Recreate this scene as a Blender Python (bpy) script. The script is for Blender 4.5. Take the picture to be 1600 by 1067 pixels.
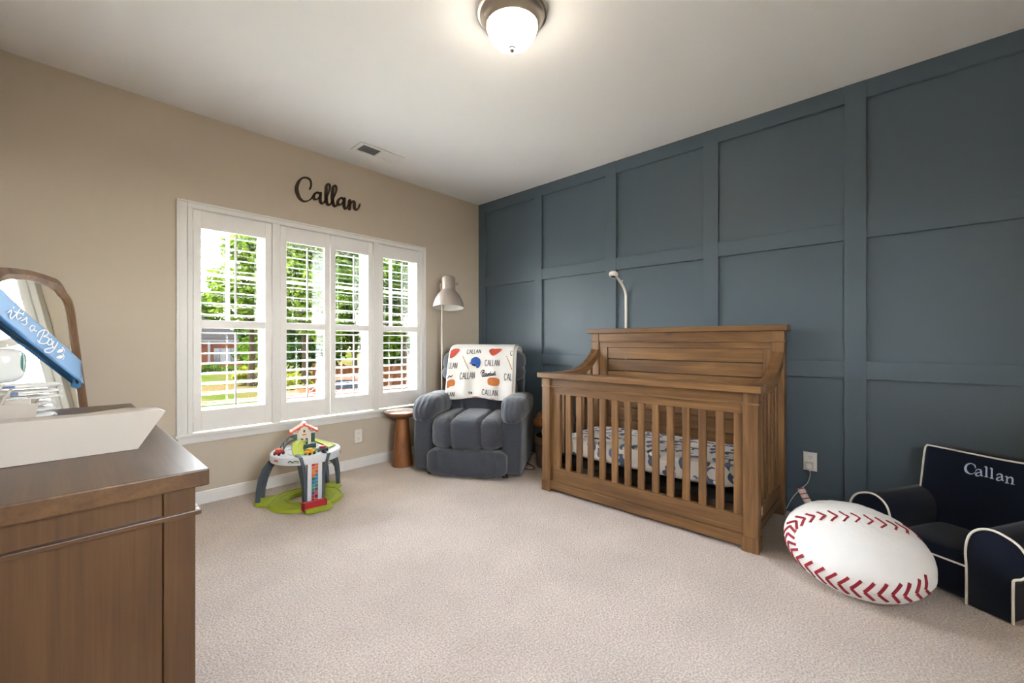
import bpy, bmesh, math, random
from mathutils import Vector, Matrix, noise
random.seed(7)
PI = math.pi
for o in list(bpy.data.objects): bpy.data.objects.remove(o)
S = bpy.context.scene
COL = S.collection

# ------------------------------------------------------------------ camera
YAW = math.radians(42.7055)
CAMH, FPX, CX, CY = 1.14, 655.0, 800.0, 534.5
cam = bpy.data.objects.new('camera', bpy.data.cameras.new('camera'))
COL.objects.link(cam)
cam.location = (0, 0, CAMH)
cam.rotation_euler = (PI/2, 0, YAW - PI/2)
cam.data.sensor_width = 36
cam.data.lens = FPX/1600*36
cam.data.shift_y = 1/1600
cam.data.clip_start = .02
cam.data.clip_end = 500
S.camera = cam
S.view_settings.view_transform = 'Standard'
S.view_settings.look = 'None'
S.view_settings.gamma = 1
S.view_settings.use_curve_mapping = False
S.view_settings.exposure = 3.32

def lin(c):
    if isinstance(c, tuple) and len(c) == 4: return c
    if isinstance(c, str): c = [int(c[i:i+2], 16) for i in (0, 2, 4)]
    r = [v/255 for v in c[:3]]
    return tuple(v/12.92 if v <= .04045 else ((v+.055)/1.055)**2.4 for v in r) + (1,)

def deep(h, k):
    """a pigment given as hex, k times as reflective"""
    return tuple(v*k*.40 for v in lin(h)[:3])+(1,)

# ------------------------------------------------------------------ sky and sun
W = bpy.data.worlds.new('sky'); S.world = W; W.use_nodes = True
nt = W.node_tree; nt.nodes.clear()
wo = nt.nodes.new('ShaderNodeOutputWorld'); bg = nt.nodes.new('ShaderNodeBackground')
tc = nt.nodes.new('ShaderNodeTexCoord'); sp = nt.nodes.new('ShaderNodeSeparateXYZ'); cr = nt.nodes.new('ShaderNodeValToRGB')
nt.links.new(tc.outputs['Generated'], sp.inputs[0]); nt.links.new(sp.outputs['Z'], cr.inputs[0])
cr.color_ramp.elements[0].position = 0; cr.color_ramp.elements[0].color = (1, .97, .95, 1)
cr.color_ramp.elements[1].position = .8; cr.color_ramp.elements[1].color = (.66, .77, 1, 1)
nt.links.new(cr.outputs[0], bg.inputs[0]); nt.links.new(bg.outputs[0], wo.inputs[0])
bg.inputs[1].default_value = 4.6
sl = bpy.data.lights.new('sun', 'SUN'); sl.energy = 11.0; sl.angle = .01; sl.color = (1, .95, .86)
sun = bpy.data.objects.new('sun', sl); COL.objects.link(sun)
sun.rotation_euler = Vector((.32, -.44, -.84)).to_track_quat('-Z', 'Y').to_euler()
LAMP = 4.5       # radiance of the ceiling lamp's glass

# ------------------------------------------------------------------ pixel helpers (1600 x 1067)
FW = Vector((math.cos(YAW), math.sin(YAW), 0)); RT = Vector((FW.y, -FW.x, 0))
def ray(px, py): return FW + RT*((px-CX)/FPX) + Vector((0, 0, (CY-py)/FPX))
def on_z(px, py, z):
    r = ray(px, py); return Vector((0, 0, CAMH)) + r*((z-CAMH)/r.z)
def on_plane(px, py, p0, n):
    r = ray(px, py); o = Vector((0, 0, CAMH)); return o + r*((Vector(p0)-o).dot(n)/r.dot(n))
def at_depth(px, py, d): return Vector((0, 0, CAMH)) + ray(px, py)*d

# ------------------------------------------------------------------ materials
def newmat(name):
    m = bpy.data.materials.new(name); m.use_nodes = True
    n = m.node_tree.nodes; b = n['Principled BSDF']; return m, n, m.node_tree.links, b
def pm(name, col, rough=.5, metal=0, bump=0, bscale=200, var=0, vscale=6, sheen=0, coat=0, spec=.5, emit=0, bdist=.002, alpha=1, sss=0):
    m, n, l, b = newmat(name)
    c = lin(col); b.inputs['Base Color'].default_value = c
    b.inputs['Roughness'].default_value = rough; b.inputs['Metallic'].default_value = metal
    b.inputs['Specular IOR Level'].default_value = spec
    b.inputs['Sheen Weight'].default_value = sheen; b.inputs['Coat Weight'].default_value = coat
    if emit:
        b.inputs['Emission Color'].default_value = c; b.inputs['Emission Strength'].default_value = emit
    t = n.new('ShaderNodeTexCoord')
    if var:
        no = n.new('ShaderNodeTexNoise'); no.inputs['Scale'].default_value = vscale; no.inputs['Detail'].default_value = 6
        l.new(t.outputs['Object'], no.inputs['Vector'])
        mx = n.new('ShaderNodeMix'); mx.data_type = 'RGBA'
        mx.inputs[6].default_value = tuple(v*(1-var) for v in c[:3])+(1,); mx.inputs[7].default_value = tuple(min(1, v*(1+var)) for v in c[:3])+(1,)
        l.new(no.outputs['Fac'], mx.inputs[0]); l.new(mx.outputs[2], b.inputs['Base Color'])
    if bump:
        no = n.new('ShaderNodeTexNoise'); no.inputs['Scale'].default_value = bscale; no.inputs['Detail'].default_value = 4
        l.new(t.outputs['Object'], no.inputs['Vector'])
        bp = n.new('ShaderNodeBump'); bp.inputs['Strength'].default_value = bump; bp.inputs['Distance'].default_value = bdist
        l.new(no.outputs['Fac'], bp.inputs['Height']); l.new(bp.outputs[0], b.inputs['Normal'])
    return m
def wood(name, dark, mid, light, axis, rough=.42, across=9, knots=True):
    m, n, l, b = newmat(name)
    t = n.new('ShaderNodeTexCoord'); oi = n.new('ShaderNodeObjectInfo')
    mul = n.new('ShaderNodeMath'); mul.operation = 'MULTIPLY'; mul.inputs[1].default_value = 17
    l.new(oi.outputs['Random'], mul.inputs[0])
    ad = n.new('ShaderNodeVectorMath'); ad.operation = 'ADD'
    l.new(t.outputs['Object'], ad.inputs[0]); l.new(mul.outputs[0], ad.inputs[1])
    def noise_at(al, ac, det, dist):
        mp = n.new('ShaderNodeMapping'); s = [ac]*3; s['xyz'.index(axis)] = al; mp.inputs['Scale'].default_value = s
        l.new(ad.outputs[0], mp.inputs['Vector'])
        no = n.new('ShaderNodeTexNoise'); no.inputs['Scale'].default_value = 1; no.inputs['Detail'].default_value = det
        no.inputs['Distortion'].default_value = dist; l.new(mp.outputs[0], no.inputs['Vector']); return no
    a = noise_at(1.3, across, 5, .8); f = noise_at(5, 150, 3, 0); w = noise_at(.6, across*2.6, 2, 1.6)
    r = n.new('ShaderNodeValToRGB'); e = r.color_ramp.elements
    e[0].position = .3; e[0].color = lin(dark); e[1].position = .72; e[1].color = lin(light)
    x = r.color_ramp.elements.new(.5); x.color = lin(mid)
    mxa = n.new('ShaderNodeMix'); mxa.inputs[0].default_value = .35
    l.new(a.outputs['Fac'], mxa.inputs[2]); l.new(w.outputs['Fac'], mxa.inputs[3]); l.new(mxa.outputs[0], r.inputs[0])
    mr = n.new('ShaderNodeMapRange'); mr.inputs[1].default_value = .3; mr.inputs[2].default_value = .7; mr.inputs[3].default_value = .82; mr.inputs[4].default_value = 1.1
    l.new(f.outputs['Fac'], mr.inputs[0])
    mx = n.new('ShaderNodeMix'); mx.data_type = 'RGBA'; mx.blend_type = 'MULTIPLY'; mx.inputs[0].default_value = 1
    l.new(r.outputs[0], mx.inputs[6]); l.new(mr.outputs[0], mx.inputs[7])
    out = mx.outputs[2]
    if knots:
        mp = n.new('ShaderNodeMapping'); s = [5.5]*3; s['xyz'.index(axis)] = 2.6; mp.inputs['Scale'].default_value = s
        l.new(ad.outputs[0], mp.inputs['Vector'])
        v = n.new('ShaderNodeTexVoronoi'); v.inputs['Scale'].default_value = 1; l.new(mp.outputs[0], v.inputs['Vector'])
        kr = n.new('ShaderNodeMapRange'); kr.inputs[1].default_value = .03; kr.inputs[2].default_value = .13; kr.inputs[3].default_value = .55; kr.inputs[4].default_value = 1
        l.new(v.outputs['Distance'], kr.inputs[0])
        mk = n.new('ShaderNodeMix'); mk.data_type = 'RGBA'; mk.blend_type = 'MULTIPLY'; mk.inputs[0].default_value = 1
        l.new(out, mk.inputs[6]); l.new(kr.outputs[0], mk.inputs[7]); out = mk.outputs[2]
    l.new(out, b.inputs['Base Color'])
    b.inputs['Roughness'].default_value = rough
    bp = n.new('ShaderNodeBump'); bp.inputs['Strength'].default_value = .12; bp.inputs['Distance'].default_value = .001
    l.new(f.outputs['Fac'], bp.inputs['Height']); l.new(bp.outputs[0], b.inputs['Normal'])
    return m
M = {}
M['ceiling'] = pm('ceiling_paint', 'efeeec', .9, bump=.05, bscale=300, spec=.1)
M['beige'] = pm('beige_wall_paint', 'd0c3b1', .85, bump=.06, bscale=250, spec=.15)
M['blue'] = pm('slate_blue_paint', '53616b', .45, bump=.05, bscale=180, spec=.4)
M['white'] = pm('white_trim_paint', 'eceae6', .4, spec=.4)
M['shutter'] = pm('white_shutter_paint', 'f0eeea', .35, spec=.4)
M['vinyl'] = pm('white_vinyl_window', 'e6e6e4', .4)
M['nickel'] = pm('brushed_nickel', 'b8aea2', .28, 1)
M['lampmetal'] = pm('satin_lamp_metal', 'b5a99f', .4, .35)
M['lampwhite'] = pm('white_lamp_lining', 'f1efe8', .6)
M['plate'] = pm('white_plastic', 'ece8df', .4)
M['slot'] = pm('dark_slot', '2a2826', .6)
M['cord'] = pm('white_cord', 'e8e4dc', .5)
M['black'] = pm('black_plastic', '121214', .5)
M['darkmetal'] = pm('dark_metal', '1b1b1d', .5, .4)
M['rec'] = pm('charcoal_microfibre', '44474f', .95, bump=.5, bscale=420, var=.28, vscale=90, sheen=.35, spec=.2)
M['navy'] = pm('navy_twill', '0e1526', .9, bump=.3, bscale=700, var=.15, vscale=40, sheen=.15, spec=.15)
M['piping'] = pm('cream_piping', 'ece7dc', .8)
M['letter'] = pm('pale_blue_thread', 'b9cbe0', .7)
M['plush'] = pm('white_plush', 'f1efec', .95, bump=.35, bscale=90, sheen=.3, spec=.1, bdist=.004)
M['red'] = pm('red_stitch', '9c1f2f', .8)
M['signbrown'] = pm('dark_brown_sign', '3f2d20', .6, var=.2, vscale=20)
M['pad'] = pm('white_changing_pad', 'bdb4aa', .45, spec=.4)
M['sash'] = pm('blue_satin_sash', '4f94cf', .45, sheen=.4)
M['sashdark'] = pm('blue_satin_sash_shaded', '3b7ab5', .5)  # darker copy of the sash blue, paints the fold's shadow
M['print_white'] = pm('white_print', 'f4f4f2', .6)
M['mirrorframe'] = wood('mirror_frame_wood', '4d3826', '6f5238', '8a6b4c', 'z', .5, knots=False)
m, n, l, b = newmat('mirror_glass'); b.inputs['Metallic'].default_value = 1; b.inputs['Roughness'].default_value = .015; b.inputs['Base Color'].default_value = (.88, .9, .86, 1); M['mirror'] = m
for ax in 'xyz':
    M['crib_'+ax] = wood('crib_pine_'+ax, '553a22', '785634', '956f45', ax)
    M['dress_'+ax] = wood('dresser_pine_'+ax, '3d2917', '553a21', '6a4c2d', ax, .36)
M['walnut'] = wood('table_wood', '6b3f22', '8d5831', 'a8744a', 'z', .38, knots=False)
M['walnut_x'] = wood('table_top_wood', '6b3f22', '8d5831', 'a8744a', 'x', .3, knots=False)
# carpet
m, n, l, b = newmat('beige_carpet'); t = n.new('ShaderNodeTexCoord')
b.inputs['Roughness'].default_value = 1; b.inputs['Specular IOR Level'].default_value = .05; b.inputs['Sheen Weight'].default_value = .15
n1 = n.new('ShaderNodeTexNoise'); n1.inputs['Scale'].default_value = 130; n1.inputs['Detail'].default_value = 5; n1.inputs['Roughness'].default_value = .65
n2 = n.new('ShaderNodeTexNoise'); n2.inputs['Scale'].default_value = 2.2; n2.inputs['Detail'].default_value = 4
n3 = n.new('ShaderNodeTexVoronoi'); n3.inputs['Scale'].default_value = 140
for q in (n1, n2, n3): l.new(t.outputs['Object'], q.inputs['Vector'])
r1 = n.new('ShaderNodeValToRGB'); r1.color_ramp.elements[0].position = .32; r1.color_ramp.elements[0].color = lin('b29e8f'); r1.color_ramp.elements[1].position = .68; r1.color_ramp.elements[1].color = lin('f2e4d9')
l.new(n1.outputs['Fac'], r1.inputs[0])
mr = n.new('ShaderNodeMapRange'); mr.inputs[1].default_value = .3; mr.inputs[2].default_value = .7; mr.inputs[3].default_value = .9; mr.inputs[4].default_value = 1.06; l.new(n2.outputs['Fac'], mr.inputs[0])
mx = n.new('ShaderNodeMix'); mx.data_type = 'RGBA'; mx.blend_type = 'MULTIPLY'; mx.inputs[0].default_value = 1
l.new(r1.outputs[0], mx.inputs[6]); l.new(mr.outputs[0], mx.inputs[7]); l.new(mx.outputs[2], b.inputs['Base Color'])
ad = n.new('ShaderNodeMath'); ad.operation = 'SUBTRACT'; l.new(n1.outputs['Fac'], ad.inputs[0]); l.new(n3.outputs['Distance'], ad.inputs[1])
bp = n.new('ShaderNodeBump'); bp.inputs['Strength'].default_value = .8; bp.inputs['Distance'].default_value = .006
l.new(ad.outputs[0], bp.inputs['Height']); l.new(bp.outputs[0], b.inputs['Normal']); M['carpet'] = m
# thin window glass
m, n, l, b = newmat('window_glass'); tr = n.new('ShaderNodeBsdfTransparent'); gl = n.new('ShaderNodeBsdfGlossy'); gl.inputs['Roughness'].default_value = .01
mixs = n.new('ShaderNodeMixShader'); mixs.inputs[0].default_value = .05; tr.inputs[0].default_value = (.96, .98, .97, 1)
l.new(tr.outputs[0], mixs.inputs[1]); l.new(gl.outputs[0], mixs.inputs[2]); l.new(mixs.outputs[0], n['Material Output'].inputs[0]); M['glass'] = m
# glowing lamp glass
m, n, l, b = newmat('lit_lamp_glass'); b.inputs['Base Color'].default_value = (1, .96, .9, 1); b.inputs['Emission Color'].default_value = (1, .88, .74, 1); b.inputs['Emission Strength'].default_value = LAMP; M['lamp'] = m
# printed crib sheet: indigo crescents
m, n, l, b = newmat('crib_sheet_print'); t = n.new('ShaderNodeTexCoord'); b.inputs['Roughness'].default_value = .9
nz = n.new('ShaderNodeTexNoise'); nz.inputs['Scale'].default_value = 9; l.new(t.outputs['Object'], nz.inputs['Vector'])
mxv = n.new('ShaderNodeVectorMath'); mxv.operation = 'MULTIPLY_ADD'; mxv.inputs[1].default_value = (.05, .05, .05); l.new(nz.outputs['Color'], mxv.inputs[0]); l.new(t.outputs['Object'], mxv.inputs[2])
def blob(off, rad):
    a = n.new('ShaderNodeVectorMath'); a.operation = 'ADD'; a.inputs[1].default_value = off; l.new(mxv.outputs[0], a.inputs[0])
    v = n.new('ShaderNodeTexVoronoi'); v.inputs['Scale'].default_value = 12.0; v.inputs['Randomness'].default_value = .8; l.new(a.outputs[0], v.inputs['Vector'])
    c = n.new('ShaderNodeMath'); c.operation = 'LESS_THAN'; c.inputs[1].default_value = rad; l.new(v.outputs['Distance'], c.inputs[0]); return c
b1 = blob((0, 0, 0), .47); b2 = blob((.020, .020, .012), .37)
sb = n.new('ShaderNodeMath'); sb.operation = 'SUBTRACT'; sb.use_clamp = True; l.new(b1.outputs[0], sb.inputs[0]); l.new(b2.outputs[0], sb.inputs[1])
ink = n.new('ShaderNodeValToRGB'); ink.color_ramp.elements[0].color = lin('2c3752'); ink.color_ramp.elements[1].color = lin('8195b8'); l.new(nz.outputs['Fac'], ink.inputs[0])
mx = n.new('ShaderNodeMix'); mx.data_type = 'RGBA'; mx.inputs[6].default_value = lin('efece8'); l.new(sb.outputs[0], mx.inputs[0]); l.new(ink.outputs[0], mx.inputs[7]); l.new(mx.outputs[2], b.inputs['Base Color']); M['sheet'] = m

# ------------------------------------------------------------------ mesh helpers
LOC = {}
def tag(o, label=None, cat=None, group=None, kind=None):
    if label: o['label'] = label
    if cat: o['category'] = cat
    if group: o['group'] = group
    if kind: o['kind'] = kind
    return o
def thing(name, label, cat, loc=(0, 0, 0), rotz=0, group=None, kind=None):
    o = bpy.data.objects.new(name, None); COL.objects.link(o); o.empty_display_size = .05
    o.location = loc; o.rotation_euler = (0, 0, rotz); LOC[o.name] = (Vector(loc), rotz)
    return tag(o, label, cat, group, kind)
def toworld(o, p):
    v, r = LOC[o.name]; return Matrix.Rotation(r, 4, 'Z') @ Vector(p) + v
class MB:
    def __init__(s): s.b = bmesh.new()
    def box(s, x0, x1, y0, y1, z0, z1, bev=0, seg=2, mat=None):
        g = bmesh.ops.create_cube(s.b, size=1); vs = g['verts']
        for v in vs: v.co = Vector(((x0+x1)/2+v.co.x*(x1-x0), (y0+y1)/2+v.co.y*(y1-y0), (z0+z1)/2+v.co.z*(z1-z0)))
        if mat is not None:
            for v in vs: v.co = mat @ v.co
        if bev:
            es = list({e for v in vs for e in v.link_edges})
            bmesh.ops.bevel(s.b, geom=es, offset=bev, segments=seg, affect='EDGES', profile=.5)
        return s
    def grid(s, fn, nu, nv, cu=False, cv=False):
        P = [[s.b.verts.new(fn(i/(nu if cu else nu-1), j/(nv if cv else nv-1))) for j in range(nv)] for i in range(nu)]
        for i in range(nu if cu else nu-1):
            for j in range(nv if cv else nv-1):
                a = [P[i][j], P[(i+1) % nu][j], P[(i+1) % nu][(j+1) % nv], P[i][(j+1) % nv]]
                try: s.b.faces.new(a)
                except ValueError: pass
        return P
    def lathe(s, prof, c=(0, 0, 0), n=32, mat=None):
        c = Vector(c); rings = []
        for r, z in prof:
            if r < 1e-5: ring = [s.b.verts.new(c+Vector((0, 0, z)))]
            else: ring = [s.b.verts.new(c+Vector((r*math.cos(2*PI*k/n), r*math.sin(2*PI*k/n), z))) for k in range(n)]
            if mat is not None:
                for v in ring: v.co = mat @ v.co
            rings.append(ring)
        for A, B in zip(rings, rings[1:]):
            for k in range(n):
                k2 = (k+1) % n
                if len(A) == 1 and len(B) == 1: continue
                if len(A) == 1: f = [A[0], B[k2], B[k]]
                elif len(B) == 1: f = [A[k], A[k2], B[0]]
                else: f = [A[k], A[k2], B[k2], B[k]]
                s.b.faces.new(f)
        return s
    def tube(s, pts, r, n=8, closed=False):
        pts = [Vector(p) for p in pts]; N = len(pts); rings = []; prev = None
        for i, p in enumerate(pts):
            a = pts[(i-1) % N] if (closed or i) else p; b_ = pts[(i+1) % N] if (closed or i < N-1) else p
            t = (b_-a).normalized()
            if prev is None: prev = t.orthogonal().normalized()
            u = (prev-t*prev.dot(t))
            u = u.normalized() if u.length > 1e-6 else t.orthogonal().normalized()
            prev = u; w = t.cross(u); rr = r(i/(N-1)) if callable(r) else r
            rings.append([s.b.verts.new(p+u*math.cos(2*PI*k/n)*rr+w*math.sin(2*PI*k/n)*rr) for k in range(n)])
        for i in range(N if closed else N-1):
            A, B = rings[i], rings[(i+1) % N]
            for k in range(n): s.b.faces.new([A[k], A[(k+1) % n], B[(k+1) % n], B[k]])
        if not closed:
            s.b.faces.new(rings[0][::-1]); s.b.faces.new(rings[-1])
        return s
    def prism(s, poly, fmap, h0, h1, bev=0):
        A = [s.b.verts.new(fmap(x, y, h0)) for x, y in poly]; B = [s.b.verts.new(fmap(x, y, h1)) for x, y in poly]
        n = len(poly); fs = [s.b.faces.new(A[::-1]), s.b.faces.new(B)]
        for k in range(n): fs.append(s.b.faces.new([A[k], A[(k+1) % n], B[(k+1) % n], B[k]]))
        if bev:
            es = list({e for v in A+B for e in v.link_edges})
            bmesh.ops.bevel(s.b, geom=es, offset=bev, segments=2, affect='EDGES', profile=.5)
        return s
    def pillow(s, c, r, k=4, n=10, disp=None, mat=None):
        c = Vector(c); vs = {}
        def V(i, j, l):
            key = (i, j, l)
            if key not in vs:
                p = [2*q/n-1 for q in key]
                p = [math.sin(q*PI/2)*.5+q*.5 for q in p]
                d = sum(abs(q)**k for q in p)**(1/k)
                u = Vector([q/d for q in p])
                co = Vector((u.x*r[0], u.y*r[1], u.z*r[2]))
                if disp:
                    nn = Vector([math.copysign(abs(u[t])**(k-1), u[t])/r[t] for t in range(3)]).normalized()
                    dv = disp(co, u); co = co + (nn*dv if not isinstance(dv, Vector) else dv)
                co = co + c
                if mat is not None: co = mat @ co
                vs[key] = s.b.verts.new(co)
            return vs[key]
        for i in range(n):
            for j in range(n):
                for q, fl in ((0, 1), (n, 0)):
                    for f in ([V(i, j, q), V(i+1, j, q), V(i+1, j+1, q), V(i, j+1, q)], [V(i, q, j), V(i, q, j+1), V(i+1, q, j+1), V(i+1, q, j)], [V(q, i, j), V(q, i+1, j), V(q, i+1, j+1), V(q, i, j+1)]):
                        s.b.faces.new(f[::-1] if fl else f)
        return s
    def ribbon(s, pts, w, fmap, thick=0, sub=5, base=.0015, cap=True):
        """a brush stroke: pts (x, y[, width]) through which a smooth line runs"""
        P = [(p[0], p[1], p[2] if len(p) > 2 else w) for p in pts]; D = []
        for i in range(len(P)-1):
            a, b_, c, d = P[max(i-1, 0)], P[i], P[i+1], P[min(i+2, len(P)-1)]
            for q in range(sub):
                t = q/sub
                D.append(tuple(.5*((2*b_[k])+(-a[k]+c[k])*t+(2*a[k]-5*b_[k]+4*c[k]-d[k])*t*t+(-a[k]+3*b_[k]-3*c[k]+d[k])*t**3) for k in range(3)))
        D.append(P[-1]); L = []; R = []
        for i, p in enumerate(D):
            a, c = D[max(i-1, 0)], D[min(i+1, len(D)-1)]
            dx, dy = c[0]-a[0], c[1]-a[1]; q = math.hypot(dx, dy) or 1; ox, oy = -dy/q*p[2]/2, dx/q*p[2]/2
            L.append((p[0]+ox, p[1]+oy)); R.append((p[0]-ox, p[1]-oy))
        def disc(p):
            pl = [(p[0]+p[2]/2*math.cos(k*PI/5), p[1]+p[2]/2*math.sin(k*PI/5)) for k in range(10)]
            if thick: s.prism(pl, fmap, 0, thick*.995)
            else: s.b.faces.new([s.b.verts.new(fmap(x, y, base*.98)) for x, y in pl])
        if cap and len(D) > 1: disc(D[0]); disc(D[-1])
        top = thick or base
        T = [[s.b.verts.new(fmap(x, y, top)) for x, y in Q] for Q in (L, R)]
        for i in range(len(D)-1): s.b.faces.new([T[0][i], T[1][i], T[1][i+1], T[0][i+1]])
        if thick:
            B = [[s.b.verts.new(fmap(x, y, 0)) for x, y in Q] for Q in (L, R)]
            for i in range(len(D)-1):
                s.b.faces.new([T[0][i], T[0][i+1], B[0][i+1], B[0][i]]); s.b.faces.new([T[1][i+1], T[1][i], B[1][i], B[1][i+1]])
        return s
    def poly(s, pts, fmap, h=.0015):
        s.b.faces.new([s.b.verts.new(fmap(x, y, h)) for x, y in pts]); return s
    def build(s, name, mat, parent=None, smooth=.6, local=False, kind=None, label=None):
        if parent is not None and not local:
            v, r = LOC[parent.name]; R = Matrix.Rotation(-r, 4, 'Z')
            for q in s.b.verts: q.co = R @ (q.co-v)
        bmesh.ops.recalc_face_normals(s.b, faces=s.b.faces)
        me = bpy.data.meshes.new(name); s.b.to_mesh(me); s.b.free()
        me.materials.append(M[mat] if isinstance(mat, str) else mat)
        if smooth:
            me.shade_smooth(); me.set_sharp_from_angle(angle=smooth)
        o = bpy.data.objects.new(name, me); COL.objects.link(o); o.parent = parent
        LOC[o.name] = LOC[parent.name] if parent is not None else (Vector(), 0)
        return tag(o, label, None, None, kind)
def box(name, mat, parent, x0, x1, y0, y1, z0, z1, bev=.002, **k):
    k.setdefault('smooth', 0); return MB().box(x0, x1, y0, y1, z0, z1, bev).build(name, mat, parent, **k)
def copy_part(o, parent, loc):
    c = o.copy(); COL.objects.link(c); c.parent = parent; c.location = loc; LOC[c.name] = LOC[parent.name]; return c
def struct(o): o['kind'] = 'structure'; return o

# ================================================================== ROOM
XL, XR, YB, YF, ZC = -.29, 3.366, -.95, 3.618, 2.742
OX0, OX1, OZ0, OZ1 = .615, 2.545, .50, 2.07          # window opening
struct(MB().box(XL-.2, XR+.2, YB-.2, YF+.17, -.15, 0).build('floor', 'carpet', smooth=0))
struct(MB().box(XL-.2, XR+.2, YB-.2, YF+.17, ZC, ZC+.2).build('ceiling', 'ceiling', smooth=0))
wf = MB()
for a in ((XL-.2, OX0, YF, YF+.17, 0, ZC), (OX1, XR+.2, YF, YF+.17, 0, ZC), (OX0, OX1, YF, YF+.17, 0, OZ0), (OX0, OX1, YF, YF+.17, OZ1, ZC)): wf.box(*a)
struct(wf.build('wall_far', 'beige', smooth=0))
struct(MB().box(XL-.2, XL, YB, YF, 0, ZC).build('wall_left', 'beige', smooth=0))
wb_ = MB(); BX0, BX1, BZ0, BZ1 = .15, 1.1, 1.1, 2.15     # opening added behind the camera for fill daylight
for a in ((XL-.2, BX0, 0, ZC), (BX1, XR+.2, 0, ZC), (BX0, BX1, 0, BZ0), (BX0, BX1, BZ1, ZC)): wb_.box(a[0], a[1], YB-.2, YB, a[2], a[3])
struct(wb_.build('wall_back', 'beige', smooth=0))
wr = struct(MB().box(XR, XR+.2, YB, YF, 0, ZC).build('wall_right', 'blue', smooth=0)); LOC[wr.name] = (Vector(), 0)
# board and batten: upright battens full height, rails between them
ups = [(3.51, YF), (2.675, 2.776), (1.836, 1.941), (.992, 1.098), (.146, .251), (-.698, -.593)]
for y0, y1 in ups: box('batten', 'blue', wr, XR-.024, XR, y0, y1, 0, ZC, .0015)
for (a0, a1), (b0, b1) in zip(ups[1:]+[(YB, YB)], ups):
    for z0, z1 in ((0, .16), (.914, 1.02), (1.777, 1.885), (2.633, ZC)): box('rail', 'blue', wr, XR-.022, XR, a1 if a0 != YB else YB, b0, z0, z1, .0015)
def skirting(name, x0, x1, y0, y1, nx, ny):
    """profiled skirting board standing on the floor against a wall"""
    prof = [(0, 0), (.015, 0), (.015, .065), (.011, .074), (.011, .08), (.005, .086), (0, .088)]
    mb = MB(); A = [mb.b.verts.new((x0+nx*d, y0+ny*d, z)) for d, z in prof]; B = [mb.b.verts.new((x1+nx*d, y1+ny*d, z)) for d, z in prof]
    for k in range(len(prof)-1): mb.b.faces.new([A[k], A[k+1], B[k+1], B[k]])
    mb.b.faces.new(A); mb.b.faces.new(B[::-1])
    return struct(mb.build(name, 'white', smooth=0))
skirting('baseboard_far', XL, XR-.02, YF, YF, 0, -1)
skirting('baseboard_left', XL, XL, YB, YF-.015, 1, 0)

# ------------------------------------------------------------------ window
tr = thing('trim_1', None, None, (1.56, YF, .44), kind='structure')
cs = .06
def casing(n_, *a): return box(n_, 'white', tr, *a, bev=.004)
casing('casing_side', .551, .605, YF-.022, YF, .50, 2.11); casing('casing_side', 2.535, 2.575, YF-.022, YF, .50, 2.11)
casing('casing_head', .605, 2.535, YF-.022, YF, 2.068, 2.11)
casing('casing_bead', .545, .562, YF-.03, YF-.0, .50, 2.117); casing('casing_bead', .562, 2.58, YF-.03, YF, 2.103, 2.117); casing('casing_bead', 2.566, 2.58, YF-.03, YF, .50, 2.103)
casing('window_stool', .535, 2.59, YF-.05, YF+.02, .485, .507)
casing('apron', .551, 2.575, YF-.02, YF, .435, .485)
for x0, x1 in ((.605, .634), (1.135, 1.192), (1.990, 2.047), (2.522, 2.545)): casing('shutter_post', x0, x1, YF-.03, YF+.02, .507, 2.068)
casing('shutter_frame_head', .634, 2.522, YF-.012, YF+.02, 2.062, 2.08)
GY = YF+.10
def window_unit(idx, x0, x1, vert):
    w = thing('window_%d' % idx, None, None, ((x0+x1)/2, GY, OZ0), kind='structure')
    fr = MB(); f = .03
    for a in ((x0, x0+f, OZ0, OZ1), (x1-f, x1, OZ0, OZ1), (x0+f, x1-f, OZ0, OZ0+f), (x0+f, x1-f, OZ1-f, OZ1)): fr.box(a[0], a[1], GY-.055, GY+.05, a[2], a[3], .002)
    fr.build('window_frame', 'vinyl', w)
    zm = 1.27
    for z0, z1, y in ((OZ0+f, zm+.02, GY-.025), (zm-.02, OZ1-f, GY+.015)):
        sm = MB(); s_ = .042
        for a in ((x0+f, x0+f+s_, z0, z1), (x1-f-s_, x1-f, z0, z1), (x0+f+s_, x1-f-s_, z0, z0+s_), (x0+f+s_, x1-f-s_, z1-s_, z1)): sm.box(a[0], a[1], y-.018, y+.018, a[2], a[3], .002)
        sa = sm.build('sash', 'vinyl', w)
        MB().box(x0+f+s_, x1-f-s_, y-.002, y+.002, z0+s_, z1-s_).build('pane', 'glass', sa, smooth=0)
        if z1 > 1.5:
            zz = 1.637
            for xv in vert: MB().box(xv-.011, xv+.011, y-.012, y+.012, z0+s_, z1-s_, .002).build('glazing_bar', 'vinyl', sa)
            MB().box(x0+f+s_, x1-f-s_, y-.010, y+.010, zz-.012, zz+.012, .002).build('glazing_bar', 'vinyl', sa)
    return w
window_unit(1, OX0, 1.145, (.872,)); window_unit(2, 1.185, 2.005, ()); window_unit(3, 2.03, OX1, (2.255,))
w4 = thing('window_4', None, None, ((BX0+BX1)/2, YB-.1, BZ0), kind='structure'); xm = (BX0+BX1)/2  # unseen window, added to brighten the room with daylight
fr = MB()
for a in ((BX0, BX0+.05, BZ0, BZ1), (BX1-.05, BX1, BZ0, BZ1), (BX0+.05, BX1-.05, BZ0, BZ0+.05), (BX0+.05, BX1-.05, BZ1-.05, BZ1), (BX0+.05, BX1-.05, 1.58, 1.62)): fr.box(a[0], a[1], YB-.14, YB-.06, a[2], a[3], .002)
fr.build('window_frame', 'vinyl', w4, smooth=0)
for z0, z1 in ((BZ0+.05, 1.58), (1.62, BZ1-.05)): MB().box(BX0+.05, BX1-.05, YB-.102, YB-.098, z0, z1).build('pane', 'glass', w4, smooth=0)
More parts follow.
